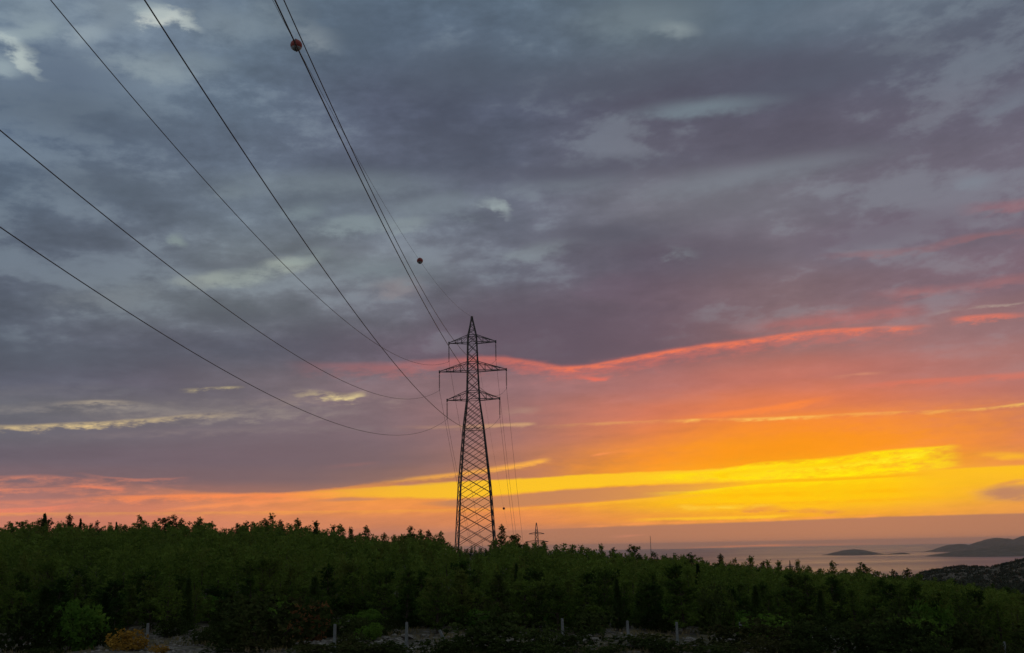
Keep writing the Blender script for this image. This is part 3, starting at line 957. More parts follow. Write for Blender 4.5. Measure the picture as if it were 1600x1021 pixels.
def pylon(loc, profile, arms, peak, label, rot=(0, 0, 0), fine=True, bars=(0.20, 0.078)):
    """profile: (height, half width) knots of the square body; arms: (z of lower chord, z of upper chord, half span)."""
    t = empty('transmission_pylon', loc, rot)
    tag(t, label, 'pylon', 'pylons of the power line')
    hs = [p[0] for p in profile]; ws = [p[1] for p in profile]
    half = lambda z: float(np.interp(z, hs, ws))
    corner = lambda k, z: ((-1 if k in (0, 3) else 1) * half(z), (-1 if k < 2 else 1) * half(z), z)
    LW, BW = bars
    for k in range(4):
        leg = multi_bar('leg', [(corner(k, hs[i]), corner(k, hs[i + 1])) for i in range(len(hs) - 1)], LW, t)
        if fine:                                          # concrete footing under each leg
            foot = bpy.data.meshes.new('footing')
            c0 = corner(k, hs[0])
            bm = bmesh.new()
            bmesh.ops.create_cone(bm, cap_ends=True, segments=10, radius1=0.45, radius2=0.3, depth=0.7)
            bm.to_mesh(foot); bm.free(); foot.materials.append(M_concrete)
            link('footing', foot, leg, (c0[0], c0[1], c0[2] - 0.25))
    # lattice of the four faces
    z = hs[0]
    knots = [z]
    low_top = arms[-1][0]
    if fine:
        n = 9
        step = (low_top - hs[0])
        q = np.linspace(0, 1, n + 1)
        knots = list(hs[0] + step * (q * 1.28 - q * q * 0.28))
    else:
        knots = list(np.linspace(hs[0], low_top, 7))
    for f in range(4):
        a, b_ = f, (f + 1) % 4
        for i in range(len(knots) - 1):
            z0, z1 = knots[i], knots[i + 1]
            bar('brace', corner(a, z0), corner(b_, z1), BW, t)
            bar('brace', corner(b_, z0), corner(a, z1), BW, t)
            if fine and i < len(knots) - 2:               # the second, staggered lattice
                zm0, zm1 = (z0 + z1) / 2, (z1 + knots[i + 2]) / 2
                bar('brace', corner(a, zm0), corner(b_, zm1), BW, t)
                bar('brace', corner(b_, zm0), corner(a, zm1), BW, t)
        levels = []
        for zl, zu, _ in arms:
            levels += [zl, zu]
        levels = sorted(levels)
        for i, zz_ in enumerate(levels):
            bar('strut', corner(a, zz_), corner(b_, zz_), BW * 1.3, t)
        if fine:
            bar('strut', corner(a, 20.9), corner(b_, 20.9), BW * 1.2, t)
        for i in range(len(levels) - 1):
            z0, z1 = levels[i], levels[i + 1]
            m_ = 2 if (z1 - z0) > 2.4 and fine else 1
            for q in range(m_):
                za, zb = z0 + (z1 - z0) * q / m_, z0 + (z1 - z0) * (q + 1) / m_
                bar('brace', corner(a, za), corner(b_, zb), BW * 1.25, t)
                bar('brace', corner(b_, za), corner(a, zb), BW * 1.25, t)
        # peak bracing
        zt = arms[0][1]
        zp = peak
        for q in range(3 if fine else 1):
            f0, f1 = q / 3.6, (q + 1) / 3.6
            z0, z1 = zt + (zp - zt) * f0, zt + (zp - zt) * f1
            bar('brace', corner(a, z0), corner(b_, z1), BW, t)
            bar('strut', corner(a, z1), corner(b_, z1), BW * 0.9, t)
    tips = []
    for zl, zu, span in arms:
        for s in (-1, 1):
            arm = empty('crossarm'); arm.parent = t
            hw = half(zl); hu = half(zu)
            tip = (s * span, 0, zl + 0.05)
            tips.append(tip)
            for yy in (-1, 1):
                bar('chord', (s * hw, yy * hw, zl), tip, BW * 1.7, arm)
                bar('chord', (s * hu, yy * hu, zu), (tip[0], 0, tip[2] + 0.12), BW * 1.4, arm)
                n = 3 if span > 5 else 2
                if fine:
                    prev = Vector((s * hu, yy * hu, zu))
                    for q in range(1, n + 1):
                        f0 = q / (n + 1)
                        lo = Vector((s * hw, yy * hw, zl)).lerp(Vector(tip), f0)
                        up = Vector((s * hu, yy * hu, zu)).lerp(Vector((tip[0], 0, tip[2] + 0.12)), f0)
                        bar('brace', prev, lo, BW * 0.75, arm)
                        bar('brace', lo, up, BW * 0.75, arm)
                        prev = up
            if fine:
                for q in range(1, 4):
                    f0 = q / 4.0
                    bar('strut', Vector((s * hw, -hw, zl)).lerp(Vector(tip), f0), Vector((s * hw, hw, zl)).lerp(Vector(tip), f0), BW * 0.8, arm)
                bar('hanger_plate', (tip[0], 0, tip[2] - 0.25), (tip[0], 0, tip[2] + 0.3), 0.24, arm)
    return t, tips


M_concrete, b = material('grey_concrete', 0.9, 0.2)
put(b.inputs['Base Color'], ramp(fbm(coords('Object'), 9.0, 4, 0.6), [(0.3, (0.13, 0.14, 0.135, 1)), (0.7, (0.25, 0.26, 0.25, 1))]))

LINE = math.atan(0.040)                                    # bearing of the power line
PB = Vector((-6.58, 168.0, 0.0)); PB.z = ground_z(PB.x, PB.y) - 0.15
OFFZ = PB.z
prof = [(0, 3.62), (10.07 - OFFZ, 2.62), (20.24 - OFFZ, 1.68), (24.6 - OFFZ, 1.12), (29.57 - OFFZ, 0.95), (34.49 - OFFZ, 0.84), (35.8 - OFFZ, 0.74), (38.6 - OFFZ, 0.13), (39.2 - OFFZ, 0.06)]
prof[0] = (0, float(np.interp(OFFZ, [0.7, 10.07], [3.24, 2.62])) + 0.04)
arms = [(34.49 - OFFZ, 35.8 - OFFZ, 4.04), (29.55 - OFFZ, 31.08 - OFFZ, 5.74), (24.6 - OFFZ, 26.05 - OFFZ, 4.48)]
main_pylon, tips = pylon(PB, prof, arms, 39.2 - OFFZ, 'tall dark lattice pylon with three crossarms on the crest', (0, math.radians(-0.5), -LINE))

fprof = [(0, 3.6), (24.0, 1.2), (32.0, 0.95), (33.5, 0.9), (40.0, 0.10)]
farms = [(32.4, 33.6, 5.2), (27.0, 28.2, 8.0), (22.0, 23.2, 5.6)]
far_pylon, far_tips = pylon(FAR_BASE, fprof, farms, 40.0, 'small far pylon showing its top arm just right of the tall pylon', (0, 0, -LINE), fine=False, bars=(0.34, 0.22))
third_pylon, _t = pylon(THIRD_BASE, [(0, 3.4), (20.0, 1.2), (28.0, 0.9), (34.0, 0.1)], [(27.0, 28.0, 4.6), (22.0, 23.0, 5.4), (17.0, 18.0, 4.8)], 34.0,
                        'tiny hazy pylon top against the sea, farthest of the pylons', (0, 0, -0.5), fine=False, bars=(0.4, 0.3))
bpy.context.view_layer.update()

# ---------------------------------------------------------------- insulator strings
def lathe(prof_, n=8):
    vs, fs = [], []
    for r, z in prof_:
        for k in range(n):
            a = 2 * math.pi * k / n
            vs.append((r * math.cos(a), r * math.sin(a), z))
    for i in range(len(prof_) - 1):
        for k in range(n):
            fs.append((i * n + k, i * n + (k + 1) % n, (i + 1) * n + (k + 1) % n, (i + 1) * n + k))
    return vs, fs


STRING = 3.1
disc_prof = []
nd = 15
for k in range(nd):
    z0 = -0.35 - k * 0.145
    disc_prof += [(0.035, z0), (0.13, z0 - 0.045), (0.125, z0 - 0.065), (0.04, z0 - 0.08)]
dv, df = lathe(disc_prof, 8)
disc_me = mesh_np('disc_stack', dv, df, M_glass, True)
hv, hf = lathe([(0.0, 0.0), (0.04, 0.0), (0.04, -0.36), (0.0, -0.36)], 6)
hook_me = mesh_np('hook', hv, hf, M_steel)
cv, cf = lathe([(0.0, -2.48), (0.045, -2.50), (0.045, -2.78), (0.07, -2.80), (0.07, -2.90), (0.0, -2.91)], 6)
clamp_me = mesh_np('clamp', cv, cf, M_steel)
ends = []
sides = ['left', 'right']
levels_ = ['top', 'middle', 'bottom']
for i, tp in enumerate(tips):
    w = main_pylon.matrix_world @ Vector((tp[0], 0, tp[2] - 0.1))
    e = empty('insulator_string', w)
    tag(e, f'dark insulator string hanging from the {sides[i % 2]} tip of the {levels_[i // 2]} crossarm', 'insulator', 'insulator strings of the tall pylon')
    e.scale = (1, 1, STRING / 2.9)
    link('disc_stack', disc_me, e); link('hook', hook_me, e); link('clamp', clamp_me, e)
    ends.append(w + Vector((0, 0, -STRING)))
far_ends = [far_pylon.matrix_world @ Vector((tp[0], 0, tp[2] - 2.9)) for tp in far_tips]
gtop = main_pylon.matrix_world @ Vector((0, 0, 39.15 - OFFZ))
far_gtop = far_pylon.matrix_world @ Vector((0, 0, 40.0))


# ---------------------------------------------------------------- wires
def tube(name, pts, r, mat, sides_=6):
    vs, fs = [], []
    for i, p in enumerate(pts):
        d = (pts[min(i + 1, len(pts) - 1)] - pts[max(i - 1, 0)]).normalized()
        sx = d.cross(Vector((0, 0, 1))).normalized(); sy = sx.cross(d)
        for k in range(sides_):
            a = 2 * math.pi * k / sides_
            vs.append(p + sx * (r * math.cos(a)) + sy * (r * math.sin(a)))
    n = sides_
    for i in range(len(pts) - 1):
        for k in range(n):
            fs.append((i * n + k, i * n + (k + 1) % n, (i + 1) * n + (k + 1) % n, (i + 1) * n + k))
    return mesh_np(name, [tuple(v) for v in vs], fs, mat, True)


# every span as surveyed on the near side: (slope at the pylon, curvature, sideways drift)
near = [(0.232, 0.00114, 0.048), (0.244, 0.00108, 0.034), (0.220, 0.00093, 0.030), (0.216, 0.00087, 0.032), (0.216, 0.00105, 0.050), (0.212, 0.00108, 0.046)]
wl = ['upper left', 'upper right', 'middle left', 'middle right', 'lower left', 'lower right']


def wire_points(a, slope, curv, drift, far_end, b0=-0.46):
    pts = []
    for y in np.linspace(-75, 0, 20)[:-1].tolist() + np.linspace(0, a.y, 70).tolist():
        t = y - a.y
        pts.append(Vector((a.x + drift * t, y, a.z + slope * t + curv * t * t)))
    L = far_end.y - a.y
    c = (far_end.z - a.z - b0 * L) / (L * L)
    for y in np.linspace(a.y, far_end.y, 70)[1:]:
        t = y - a.y
        pts.append(Vector((a.x + (far_end.x - a.x) * t / L, y, a.z + b0 * t + c * t * t)))
    return pts


for i in range(6):
    pts = wire_points(ends[i], *near[i], far_ends[i])
    o = link('power_cable', tube('power_cable', pts, 0.021, M_wire))
    tag(o, f'sagging power cable clamped below the {sides[i % 2]} tip of the {levels_[i // 2]} crossarm', 'cable', 'cables of the power line')
gp = wire_points(gtop, 0.192, 0.00081, 0.042, far_gtop, -0.355)
o = link('earth_wire', tube('earth_wire', gp, 0.012, M_wire))
tag(o, 'thin wire with marker balls running to the peak of the tall pylon', 'cable')

# ---------------------------------------------------------------- aircraft marker balls on the earth wire
M_red, b = material('faded_red_shell', 0.5, 0.4)
put(b.inputs['Base Color'], ramp(fbm(coords('Object'), 4.0, 3, 0.6), [(0.3, (0.20, 0.020, 0.012, 1)), (0.7, (0.30, 0.040, 0.022, 1))]))
M_reflection, b = material('painted_reflection', 0.5, 0.4)  # greyish reflection under the red balls, put into the colour
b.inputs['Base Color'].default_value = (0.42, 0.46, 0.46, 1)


def half_shell(sgn, cap):
    vs, fs = [], []
    n, m_ = 12, 8
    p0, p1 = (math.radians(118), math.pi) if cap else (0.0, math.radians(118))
    for i in range(m_ + 1):
        ph = p0 + (p1 - p0) * i / m_
        for k in range(n + 1):
            a = math.pi * k / n
            vs.append((sgn * 0.33 * math.sin(ph) * math.sin(a), 0.33 * math.sin(ph) * math.cos(a), 0.33 * math.cos(ph)))
    for i in range(m_):
        for k in range(n):
            q = (i * (n + 1) + k, i * (n + 1) + k + 1, (i + 1) * (n + 1) + k + 1, (i + 1) * (n + 1) + k)
            fs.append(q if sgn < 0 else q[::-1])
    return vs, fs


def marker_ball(y, label):
    p = None
    for a, b_ in zip(gp[:-1], gp[1:]):
        if a.y <= y <= b_.y:
            p = a.lerp(b_, (y - a.y) / (b_.y - a.y))
    e = empty('marker_ball', p)
    tag(e, label, 'marker ball', 'marker balls on the earth wire')
    for s in (-1, 1):
        v, f = half_shell(s, False)
        sh = link('half_shell', mesh_np('half_shell', v, f, M_red, True), e)
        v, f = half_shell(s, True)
        link('underside_reflection', mesh_np('underside_reflection', v, f, M_reflection, True), sh)  # pale cap imitates light reflected on the shell's underside
    fl, ff = lathe([(0.335, -0.02), (0.365, -0.02), (0.365, 0.02), (0.335, 0.02)], 20)
    o = link('flange', mesh_np('flange', fl, ff, M_steel), e); o.rotation_euler = (0, math.pi / 2, 0)
    return e


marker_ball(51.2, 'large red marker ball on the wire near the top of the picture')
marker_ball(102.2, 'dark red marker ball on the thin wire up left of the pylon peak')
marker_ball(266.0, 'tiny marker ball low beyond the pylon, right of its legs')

# ---------------------------------------------------------------- slender mast over the wood
mb = at(1016, 838, 166.0)
mz = ground_z(mb.x, mb.y)
mast = empty('mast', (mb.x, mb.y, mz))
tag(mast, 'slender bare mast rising from the treetops against the horizon', 'mast')
v, f = lathe([(0.07, -0.3), (0.06, 1.0), (0.035, mb.z - mz), (0.0, mb.z - mz + 0.03)], 8)
link('pole', mesh_np('pole', v, f, M_steel, True), mast)
v, f = lathe([(0.0, -0.3), (0.22, -0.3), (0.22, 0.12), (0.08, 0.16)], 8)
link('base', mesh_np('base', v, f, M_concrete), mast)


# ================================================================ vegetation
def leaf_material(name, dark, light, trans=0.25, warm=None):
    mt = bpy.data.materials.new(name)
    mt.use_nodes = True
    S.nt = mt.node_tree
    S.nt.nodes.clear()
    geo = S.nt.nodes.new('ShaderNodeNewGeometry')
    pos = S(geo.outputs['Position'])
    f = fbm(pos, 0.30, 3, 0.6) * 1.5 + fbm(pos, 2.6, 2, 0.5) * 0.5 + obj_random() * 0.5 - 0.76
    c = ramp(f, [(0.22, (*dark, 1)), (0.78, (*light, 1))])
    if warm:
        c = mix(smooth(fbm(pos, 0.11, 3, 0.6), 0.52, 0.66) * 0.55, c, (*warm, 1))
    d = S.nt.nodes.new('ShaderNodeBsdfDiffuse'); put(d.inputs[0], c)
    tr = S.nt.nodes.new('ShaderNodeBsdfTranslucent'); put(tr.inputs[0], c)
    ms = S.nt.nodes.new('ShaderNodeMixShader'); ms.inputs[0].default_value = trans
    S.nt.links.new(d.outputs[0], ms.inputs[1]); S.nt.links.new(tr.outputs[0], ms.inputs[2])
    o = S.nt.nodes.new('ShaderNodeOutputMaterial'); S.nt.links.new(ms.outputs[0], o.inputs[0])
    return mt


M_pine = leaf_material('pine_needles', (0.022, 0.050, 0.011), (0.130, 0.192, 0.034), 0.38, (0.120, 0.130, 0.032))
M_cypress = leaf_material('cypress_foliage', (0.024, 0.046, 0.012), (0.060, 0.095, 0.024), 0.3)
M_shrub = leaf_material('shrub_leaves', (0.026, 0.040, 0.012), (0.070, 0.095, 0.026), 0.3, (0.085, 0.072, 0.03))
M_greenshrub = leaf_material('bright_shrub_leaves', (0.065, 0.140, 0.020), (0.140, 0.240, 0.036), 0.4)
M_rust = leaf_material('rust_shrub_leaves', (0.12, 0.055, 0.025), (0.24, 0.115, 0.045), 0.2)
M_ochre = leaf_material('ochre_shrub_leaves', (0.26, 0.145, 0.026), (0.48, 0.28, 0.050), 0.2)
M_farscrub = leaf_material('far_scrub_leaves', (0.032, 0.037, 0.027), (0.070, 0.078, 0.054), 0.1)
M_bark, b = material('bark', 0.95, 0.1)
put(b.inputs['Base Color'], ramp(fbm(coords('Object'), 7.0, 4, 0.6), [(0.3, (0.045, 0.034, 0.026, 1)), (0.7, (0.12, 0.095, 0.075, 1))]))


def unit(rng, n):
    v = rng.normal(size=(n, 3))
    return v / np.linalg.norm(v, axis=1, keepdims=True)


def quads(centers, dirs, nq, L, W, rng, spread=0.9):
    """nq narrow leaf faces at every centre, fanned around its direction."""
    n = len(centers) * nq
    c = np.repeat(centers, nq, axis=0)
    d = np.repeat(dirs, nq, axis=0) * 0.7 + unit(rng, n) * spread
    d /= np.linalg.norm(d, axis=1, keepdims=True)
    w = np.cross(d, unit(rng, n)); w /= np.maximum(np.linalg.norm(w, axis=1, keepdims=True), 1e-5)
    ln = L * rng.uniform(0.6, 1.3, (n, 1)); wd = W * rng.uniform(0.6, 1.3, (n, 1)) * 0.5
    a = c - w * wd * 0.5; b2 = c + w * wd * 0.5
    e = c + d * ln * 0.6
    tip = c + d * ln
    v = np.stack([a, b2, e + w * wd, tip + w * wd * 0.2, e - w * wd], 1)
    return v.reshape(-1, 5, 3)


def kites(v):
    """The same leaves with four corners each."""
    return np.stack([(v[:, 0] + v[:, 1]) / 2, v[:, 2], v[:, 3], v[:, 4]], 1)


def from_quads(name, v, mat):
    n = len(v)
    k = v.shape[1]                                        # every leaf is one face of k corners
    return mesh_np(name, v.reshape(-1, 3), np.arange(n * k).reshape(n, k), mat)


def tube_np(pts, rads, sides_=5):
    vs, fs = [], []
    for i, p in enumerate(pts):
        d = np.array(pts[min(i + 1, len(pts) - 1)]) - np.array(pts[max(i - 1, 0)])
        d = d / max(1e-6, np.linalg.norm(d))
        up = np.array([0, 0, 1.0]) if abs(d[2]) < 0.9 else np.array([1.0, 0, 0])
        sx = np.cross(d, up); sx /= np.linalg.norm(sx); sy = np.cross(sx, d)
        for k in range(sides_):
            a = 2 * math.pi * k / sides_
            vs.append(np.array(p) + rads[i] * (sx * math.cos(a) + sy * math.sin(a)))
    for i in range(len(pts) - 1):
        for k in range(sides_):
            fs.append((i * sides_ + k, i * sides_ + (k + 1) % sides_, (i + 1) * sides_ + (k + 1) % sides_, (i + 1) * sides_ + k))
    return vs, fs


def pine_skeleton(seed, H, R, lean=0.12, full=0.75):
    rng = np.random.default_rng(seed)
    bend = rng.normal(size=2) * lean
    trunk = lambda t: np.array([bend[0] * t * t * H * 0.3, bend[1] * t * t * H * 0.3, t * H])
    cent, dirs, limbs = [], [], []
    nw = int(H / 0.27)
    lob = rng.uniform(0, 6.28, 3)
    for w in range(nw):
        t = 0.07 + 0.90 * w / nw
        rad = R * ((1 - t) ** full) * (0.82 + 0.24 * math.sin(t * 9 + lob[0])) * min(1.0, 0.62 + 1.6 * t) + 0.10
        for q in range(5):
            ang = 6.283 * q / 5 + w * 2.4 + rng.normal() * 0.35
            ln = rad * rng.uniform(0.45, 1.18) * (1 + 0.25 * math.sin(ang * 2 + lob[1]))
            up = math.radians(rng.uniform(12, 48))
            p0 = trunk(t)
            d = np.array([math.cos(ang) * math.cos(up), math.sin(ang) * math.cos(up), math.sin(up)])
            limbs.append((p0, p0 + d * ln * 0.9, 0.008 + 0.02 * ln))
            k = max(1, int(ln / 0.17))
            for s in range(k):
                f = 0.35 + 0.65 * (s + rng.uniform(0, 1)) / k
                cent.append(p0 + d * ln * f + rng.normal(size=3) * 0.06)
                dirs.append(d * 0.6 + np.array([0, 0, 0.5]))
    for s in range(9):                                      # leader and its candles
        f = 0.88 + 0.12 * s / 8
        cent.append(trunk(f) + rng.normal(size=3) * np.array([0.13, 0.13, 0.05])); dirs.append(np.array([0, 0, 1.0]))
    return trunk, np.array(cent), np.array(dirs), limbs, rng


def make_pine(seed, H, R, nq=9, L=0.24, W=0.065, full=0.75, lean=0.12, mat=None):
    trunk, c, d, limbs, rng = pine_skeleton(seed, H, R, lean, full)
    crown = from_quads('crown', quads(c, d, nq, L, W, rng), mat or M_pine)
    vs, fs = tube_np([trunk(t) - np.array([0, 0, 0.25 if t == 0 else 0]) for t in (0, 0.2, 0.5, 0.8, 0.97)], [0.02 * H, 0.016 * H, 0.011 * H, 0.006 * H, 0.002 * H], 6)
    for a, b2, r in limbs:
        v2, f2 = tube_np([a, a * 0.5 + b2 * 0.5 + np.array([0, 0, -0.02]), b2], [r, r * 0.7, r * 0.3], 3)
        k = len(vs); vs += v2; fs += [tuple(i + k for i in f) for f in f2]
    return mesh_np('trunk', np.array(vs), fs, M_bark, True), crown


def make_cypress(seed, H, R):
    rng = np.random.default_rng(seed)
    n = int(H * 130)
    t = rng.uniform(0.03, 1.0, n)
    prof_ = np.where(t < 0.2, 0.7 + 1.5 * t, 1.0) * (1 - t) ** 0.9
    a = rng.uniform(0, 6.283, n)
    r = R * prof_ * np.sqrt(rng.uniform(0.25, 1.0, n)) * (1 + 0.22 * np.sin(a * 3 + t * 7))
    c = np.stack([r * np.cos(a), r * np.sin(a), t * H], 1)
    d = np.stack([np.cos(a) * 0.5, np.sin(a) * 0.5, np.full(n, 0.9)], 1)
    crown = from_quads('crown', quads(c, d, 6, 0.22, 0.07, rng, 0.6), M_cypress)
    vs, fs = tube_np([(0, 0, -0.25), (0, 0, H * 0.4), (0, 0, H * 0.95)], [0.022 * H, 0.014 * H, 0.003 * H], 6)
    return mesh_np('trunk', np.array(vs), fs, M_bark, True), crown


def make_shrub(seed, H, R, mat, nq=6, L=0.13, W=0.07, n=420):
    rng = np.random.default_rng(seed)
    nl = 8
    lobes = np.stack([rng.normal(size=nl) * R * 0.42, rng.normal(size=nl) * R * 0.42, rng.uniform(0.22, 0.58, nl) * H], 1)
    lr = rng.uniform(0.34, 0.52, nl)
    k = rng.integers(0, nl, n)
    u = unit(rng, n); u[:, 2] = np.where(u[:, 2] < 0, u[:, 2] * 0.9, u[:, 2])
    q = rng.uniform(0.55, 1.0, (n, 1)) ** 0.5
    c = lobes[k] + u * q * np.stack([lr[k] * R * 1.15, lr[k] * R * 1.15, lr[k] * H], 1)
    c[:, 2] = np.where(c[:, 2] < 0.04, rng.uniform(0.03, 0.3 * H, n), c[:, 2])
    foliage = from_quads('foliage', quads(c, u, nq, L, W, rng, 0.9), mat)
    vs, fs = [], []
    for i in range(nl):
        v2, f2 = tube_np([(0, 0, -0.15), lobes[i] * np.array([0.5, 0.5, 0.5]), lobes[i]], [0.022, 0.014, 0.006], 4)
        z = len(vs); vs += v2; fs += [tuple(j + z for j in f) for f in f2]
    return mesh_np('stem', np.array(vs), fs, M_bark, True), foliage


PINES = [(4.2, make_pine(11, 4.2, 1.45, full=0.5)), (4.6, make_pine(12, 4.6, 1.35, lean=0.25, full=0.55)), (3.6, make_pine(13, 3.6, 1.4, full=0.42)),
         (4.9, make_pine(14, 4.9, 1.6, full=0.6)), (4.0, make_pine(15, 4.0, 1.15, full=0.7)), (3.9, make_pine(16, 3.9, 1.6, full=0.4, lean=0.2)),
         (4.4, make_pine(17, 4.4, 1.4, nq=6, full=0.45, lean=0.3))]
CYPRESS = [(3.6, make_cypress(21, 3.6, 0.55)), (4.2, make_cypress(22, 4.2, 0.50)), (3.2, make_cypress(23, 3.2, 0.7))]
SHRUB = {k: [(1.4, 1.1, make_shrub(31 + i + 7 * j, 1.4, 1.1, mt)) for i in range(3)]
         for j, (k, mt) in enumerate((('dark', M_shrub), ('green', M_greenshrub), ('rust', M_rust), ('ochre', M_ochre)))}


def to_px(p):
    v = np.array([p[0], p[1], p[2]])
    d = v @ _F
    return 800 + FPX * (v @ _R) / d, 510.5 - FPX * (v @ _U) / d


rng = np.random.default_rng(5)
env_x = [-60, 0, 60, 150, 190, 240, 330, 350, 400, 480, 520, 560, 610, 640, 690, 706, 720, 740, 765, 790, 830, 880, 940, 1000, 1040, 1100, 1150, 1200, 1260, 1330, 1400, 1450, 1500, 1560, 1600, 1680]
env_y = [828, 826, 820, 823, 825, 818, 824, 830, 820, 822, 830, 836, 846, 836, 841, 854, 866, 873, 862, 846, 852, 857, 863, 871, 871, 877, 881, 887, 892, 896, 902, 907, 913, 921, 927, 940]
env = lambda px: float(np.interp(px, env_x, env_y))

trees = []          # (kind, x, y, z, height, prototype, turn, special)


def add_tree(kind, x, y, h, special=False):
    protos = PINES if kind == 'pine' else CYPRESS
    trees.append([kind, x, y, ground_z(x, y), h, (0, 1, 2, 3, 4, 6)[int(rng.integers(0, 6))] if special and kind == 'pine' else int(rng.integers(0, len(protos))), float(rng.uniform(0, 6.28)), special])


# the treetops that stand out along the skyline
tops = [(18, 817), (70, 805), (108, 805), (126, 812), (150, 815), (182, 817), (220, 807), (255, 811), (268, 806), (310, 809), (330, 818), (385, 815), (422, 804), (440, 814), (468, 811), (494, 815), (535, 820),
        (550, 825), (575, 822), (600, 834), (645, 823), (660, 828), (672, 829), (690, 831), (783, 821), (800, 838), (812, 842), (848, 846), (870, 854), (908, 853), (940, 851), (957, 857), (990, 855), (1025, 863), (1052, 866), (1080, 865),
        (1125, 867), (1145, 873), (1172, 870), (1200, 876), (1216, 877), (1244, 876), (1262, 885), (1300, 878), (1322, 889), (1350, 881), (1372, 894), (1395, 891), (1415, 889), (1440, 899)]
for px, ty in tops:
    d = rng.uniform(150, 170)
    top = at(px, ty, d)
    g = ground_z(top.x, d)
    h = max(2.6, min(6.2, top.z - g))
    add_tree('cypress' if px in (70, 126, 182) else 'pine', top.x, d, h, True)

px = -10.0
while px < 1600:                                           # and the smaller heads between them
    px += rng.uniform(9, 30)
    if 700 < px < 795 or any(abs(px - q[0]) < 7 for q in tops):
        continue
    d = rng.uniform(140, 172)
    top = at(px, env(px) - rng.uniform(-3, 10), d)
    add_tree('pine', top.x, d, max(2.0, min(5.6, top.z - ground_z(top.x, d))), True)
for px, ty in ((705, 856), (718, 858), (727, 862), (735, 860), (744, 862), (752, 857), (760, 860), (768, 852), (776, 846), (730, 866), (748, 867)):
    d = rng.uniform(152, 162)                              # low growth round the pylon's feet
    top = at(px, ty, d)
    add_tree('pine', top.x, d, max(1.3, top.z - ground_z(top.x, d)), True)
placed = [(t[1], t[2]) for t in trees]
cell = {}
for p in placed:
    cell.setdefault((int(p[0] // 3), int(p[1] // 3)), []).append(p)


def free(x, y, r):
    ci, cj = int(x // 3), int(y // 3)
    for i in range(ci - 1, ci + 2):
        for j in range(cj - 1, cj + 2):
            for q in cell.get((i, j), ()):
                if (q[0] - x) ** 2 + (q[1] - y) ** 2 < r * r:
                    return False
    return True


tries = 0
while tries < 30000:
    tries += 1
    d = math.sqrt(rng.uniform(57.5 ** 2, 182 ** 2))
    x = d * rng.uniform(-0.60, 0.60)
    if not free(x, d, 1.5 if d < 90 else 1.8):
        continue
    if math.hypot(x - PB.x, d - PB.y) < 5.2 or (abs(x - PB.x) < 5.0 and 150 < d < 168):
        continue
    if math.hypot(x + 1.0, d - 112) < 3.2 or fnoise(x, d, 0.07, 31.0) > 0.52:
        continue
    if d < 64 and fnoise(x, d, 0.10, 41.0) > 0.12:
        continue
    h = (1.9 + 3.7 * rng.uniform() ** 0.9) * float(np.interp(d, [57, 66, 85, 110, 150], [0.55, 0.62, 0.74, 0.82, 0.9]))
    kind = 'cypress' if rng.uniform() < (0.022 if d < 90 else 0.0) else 'pine'
    z = ground_z(x, d)
    for _ in range(14):
        px, py = to_px((x, d, z + h))
        if py >= env(px) - 7 + (rng.uniform(0, 1) * 26 if d > 120 else 10):
            break
        h *= 0.92
    if h < 1.3:
        continue
    cell.setdefault((int(x // 3), int(d // 3)), []).append((x, d))
    add_tree(kind, x, d, h)
for px, ty, by in ((1000, 925, 985), (1180, 918, 975), (1224, 925, 985), (1281, 925, 990), (70, 920, 975), (165, 928, 985)):
    d = 60.0 + rng.uniform(-1.5, 3.0)
    top = at(px, ty, d)
    add_tree('cypress', top.x, d, max(2.2, top.z - ground_z(top.x, d)), False)

pines = [t for t in trees if t[0] == 'pine']
cyps = [t for t in trees if t[0] == 'cypress']
in_view = lambda t: -20 < to_px((t[1], t[2], t[3] + t[4] * 0.6))[0] < 1620
pines.sort(key=lambda t: (not t[7], not in_view(t), t[2]))
single, mass = pines[:300], pines[300:]
cyps.sort(key=lambda t: (not in_view(t), t[2]))
ncy = 60
mass += cyps[ncy:]
cyps = cyps[:ncy]

ORD = ['first', 'second', 'third', 'fourth', 'fifth', 'sixth', 'seventh', 'eighth', 'ninth', 'tenth', 'eleventh', 'twelfth', 'thirteenth', 'fourteenth', 'fifteenth', 'sixteenth', 'seventeenth', 'eighteenth', 'nineteenth', 'twentieth']
POSTS = [(232, 974, 'the leftmost fence post'), (523, 975, 'the second fence post'), (635, 972, 'the third fence post'), (691, 976, 'the tilted post'),
         (879, 966, 'the post below the pylon'), (981, 970, 'the fifth upright post'), (1057, 972, 'the sixth upright post'), (1157, 972, 'the half-hidden post'),
         (1291, 981, 'the stump-like post'), (1568, 1003, 'the rightmost post')]


def landmark(px):
    return min(POSTS, key=lambda p: abs(p[0] - px))[2]


def row_of(d):
    for lim, n in ((61, 'front row'), (65, 'second row'), (69, 'third row'), (73, 'fourth row'), (78, 'fifth row'), (84, 'sixth row'), (95, 'seventh row'), (140, 'upper slope')):
        if d < lim:
            return n
    return 'skyline'


def label_all(items, describe, kind_word):
    """items: (px, key, record). Number look-alikes from the left inside each small neighbourhood."""
    buckets = {}
    for px, key, rec in items:
        buckets.setdefault(key, []).append((px, rec))
    for key, lst in buckets.items():
        lst.sort(key=lambda q: q[0])
        for i, (px, rec) in enumerate(lst):
            rec.append(describe(key, i, len(lst)))


def tree_look(t):
    if t[0] == 'cypress':
        return 'narrow dark cypress' if t[4] > 3.2 else 'short dark cypress'
    return ('tall green pine' if t[4] > 4.4 else 'mid-sized green pine' if t[4] > 3.4 else 'low green pine')


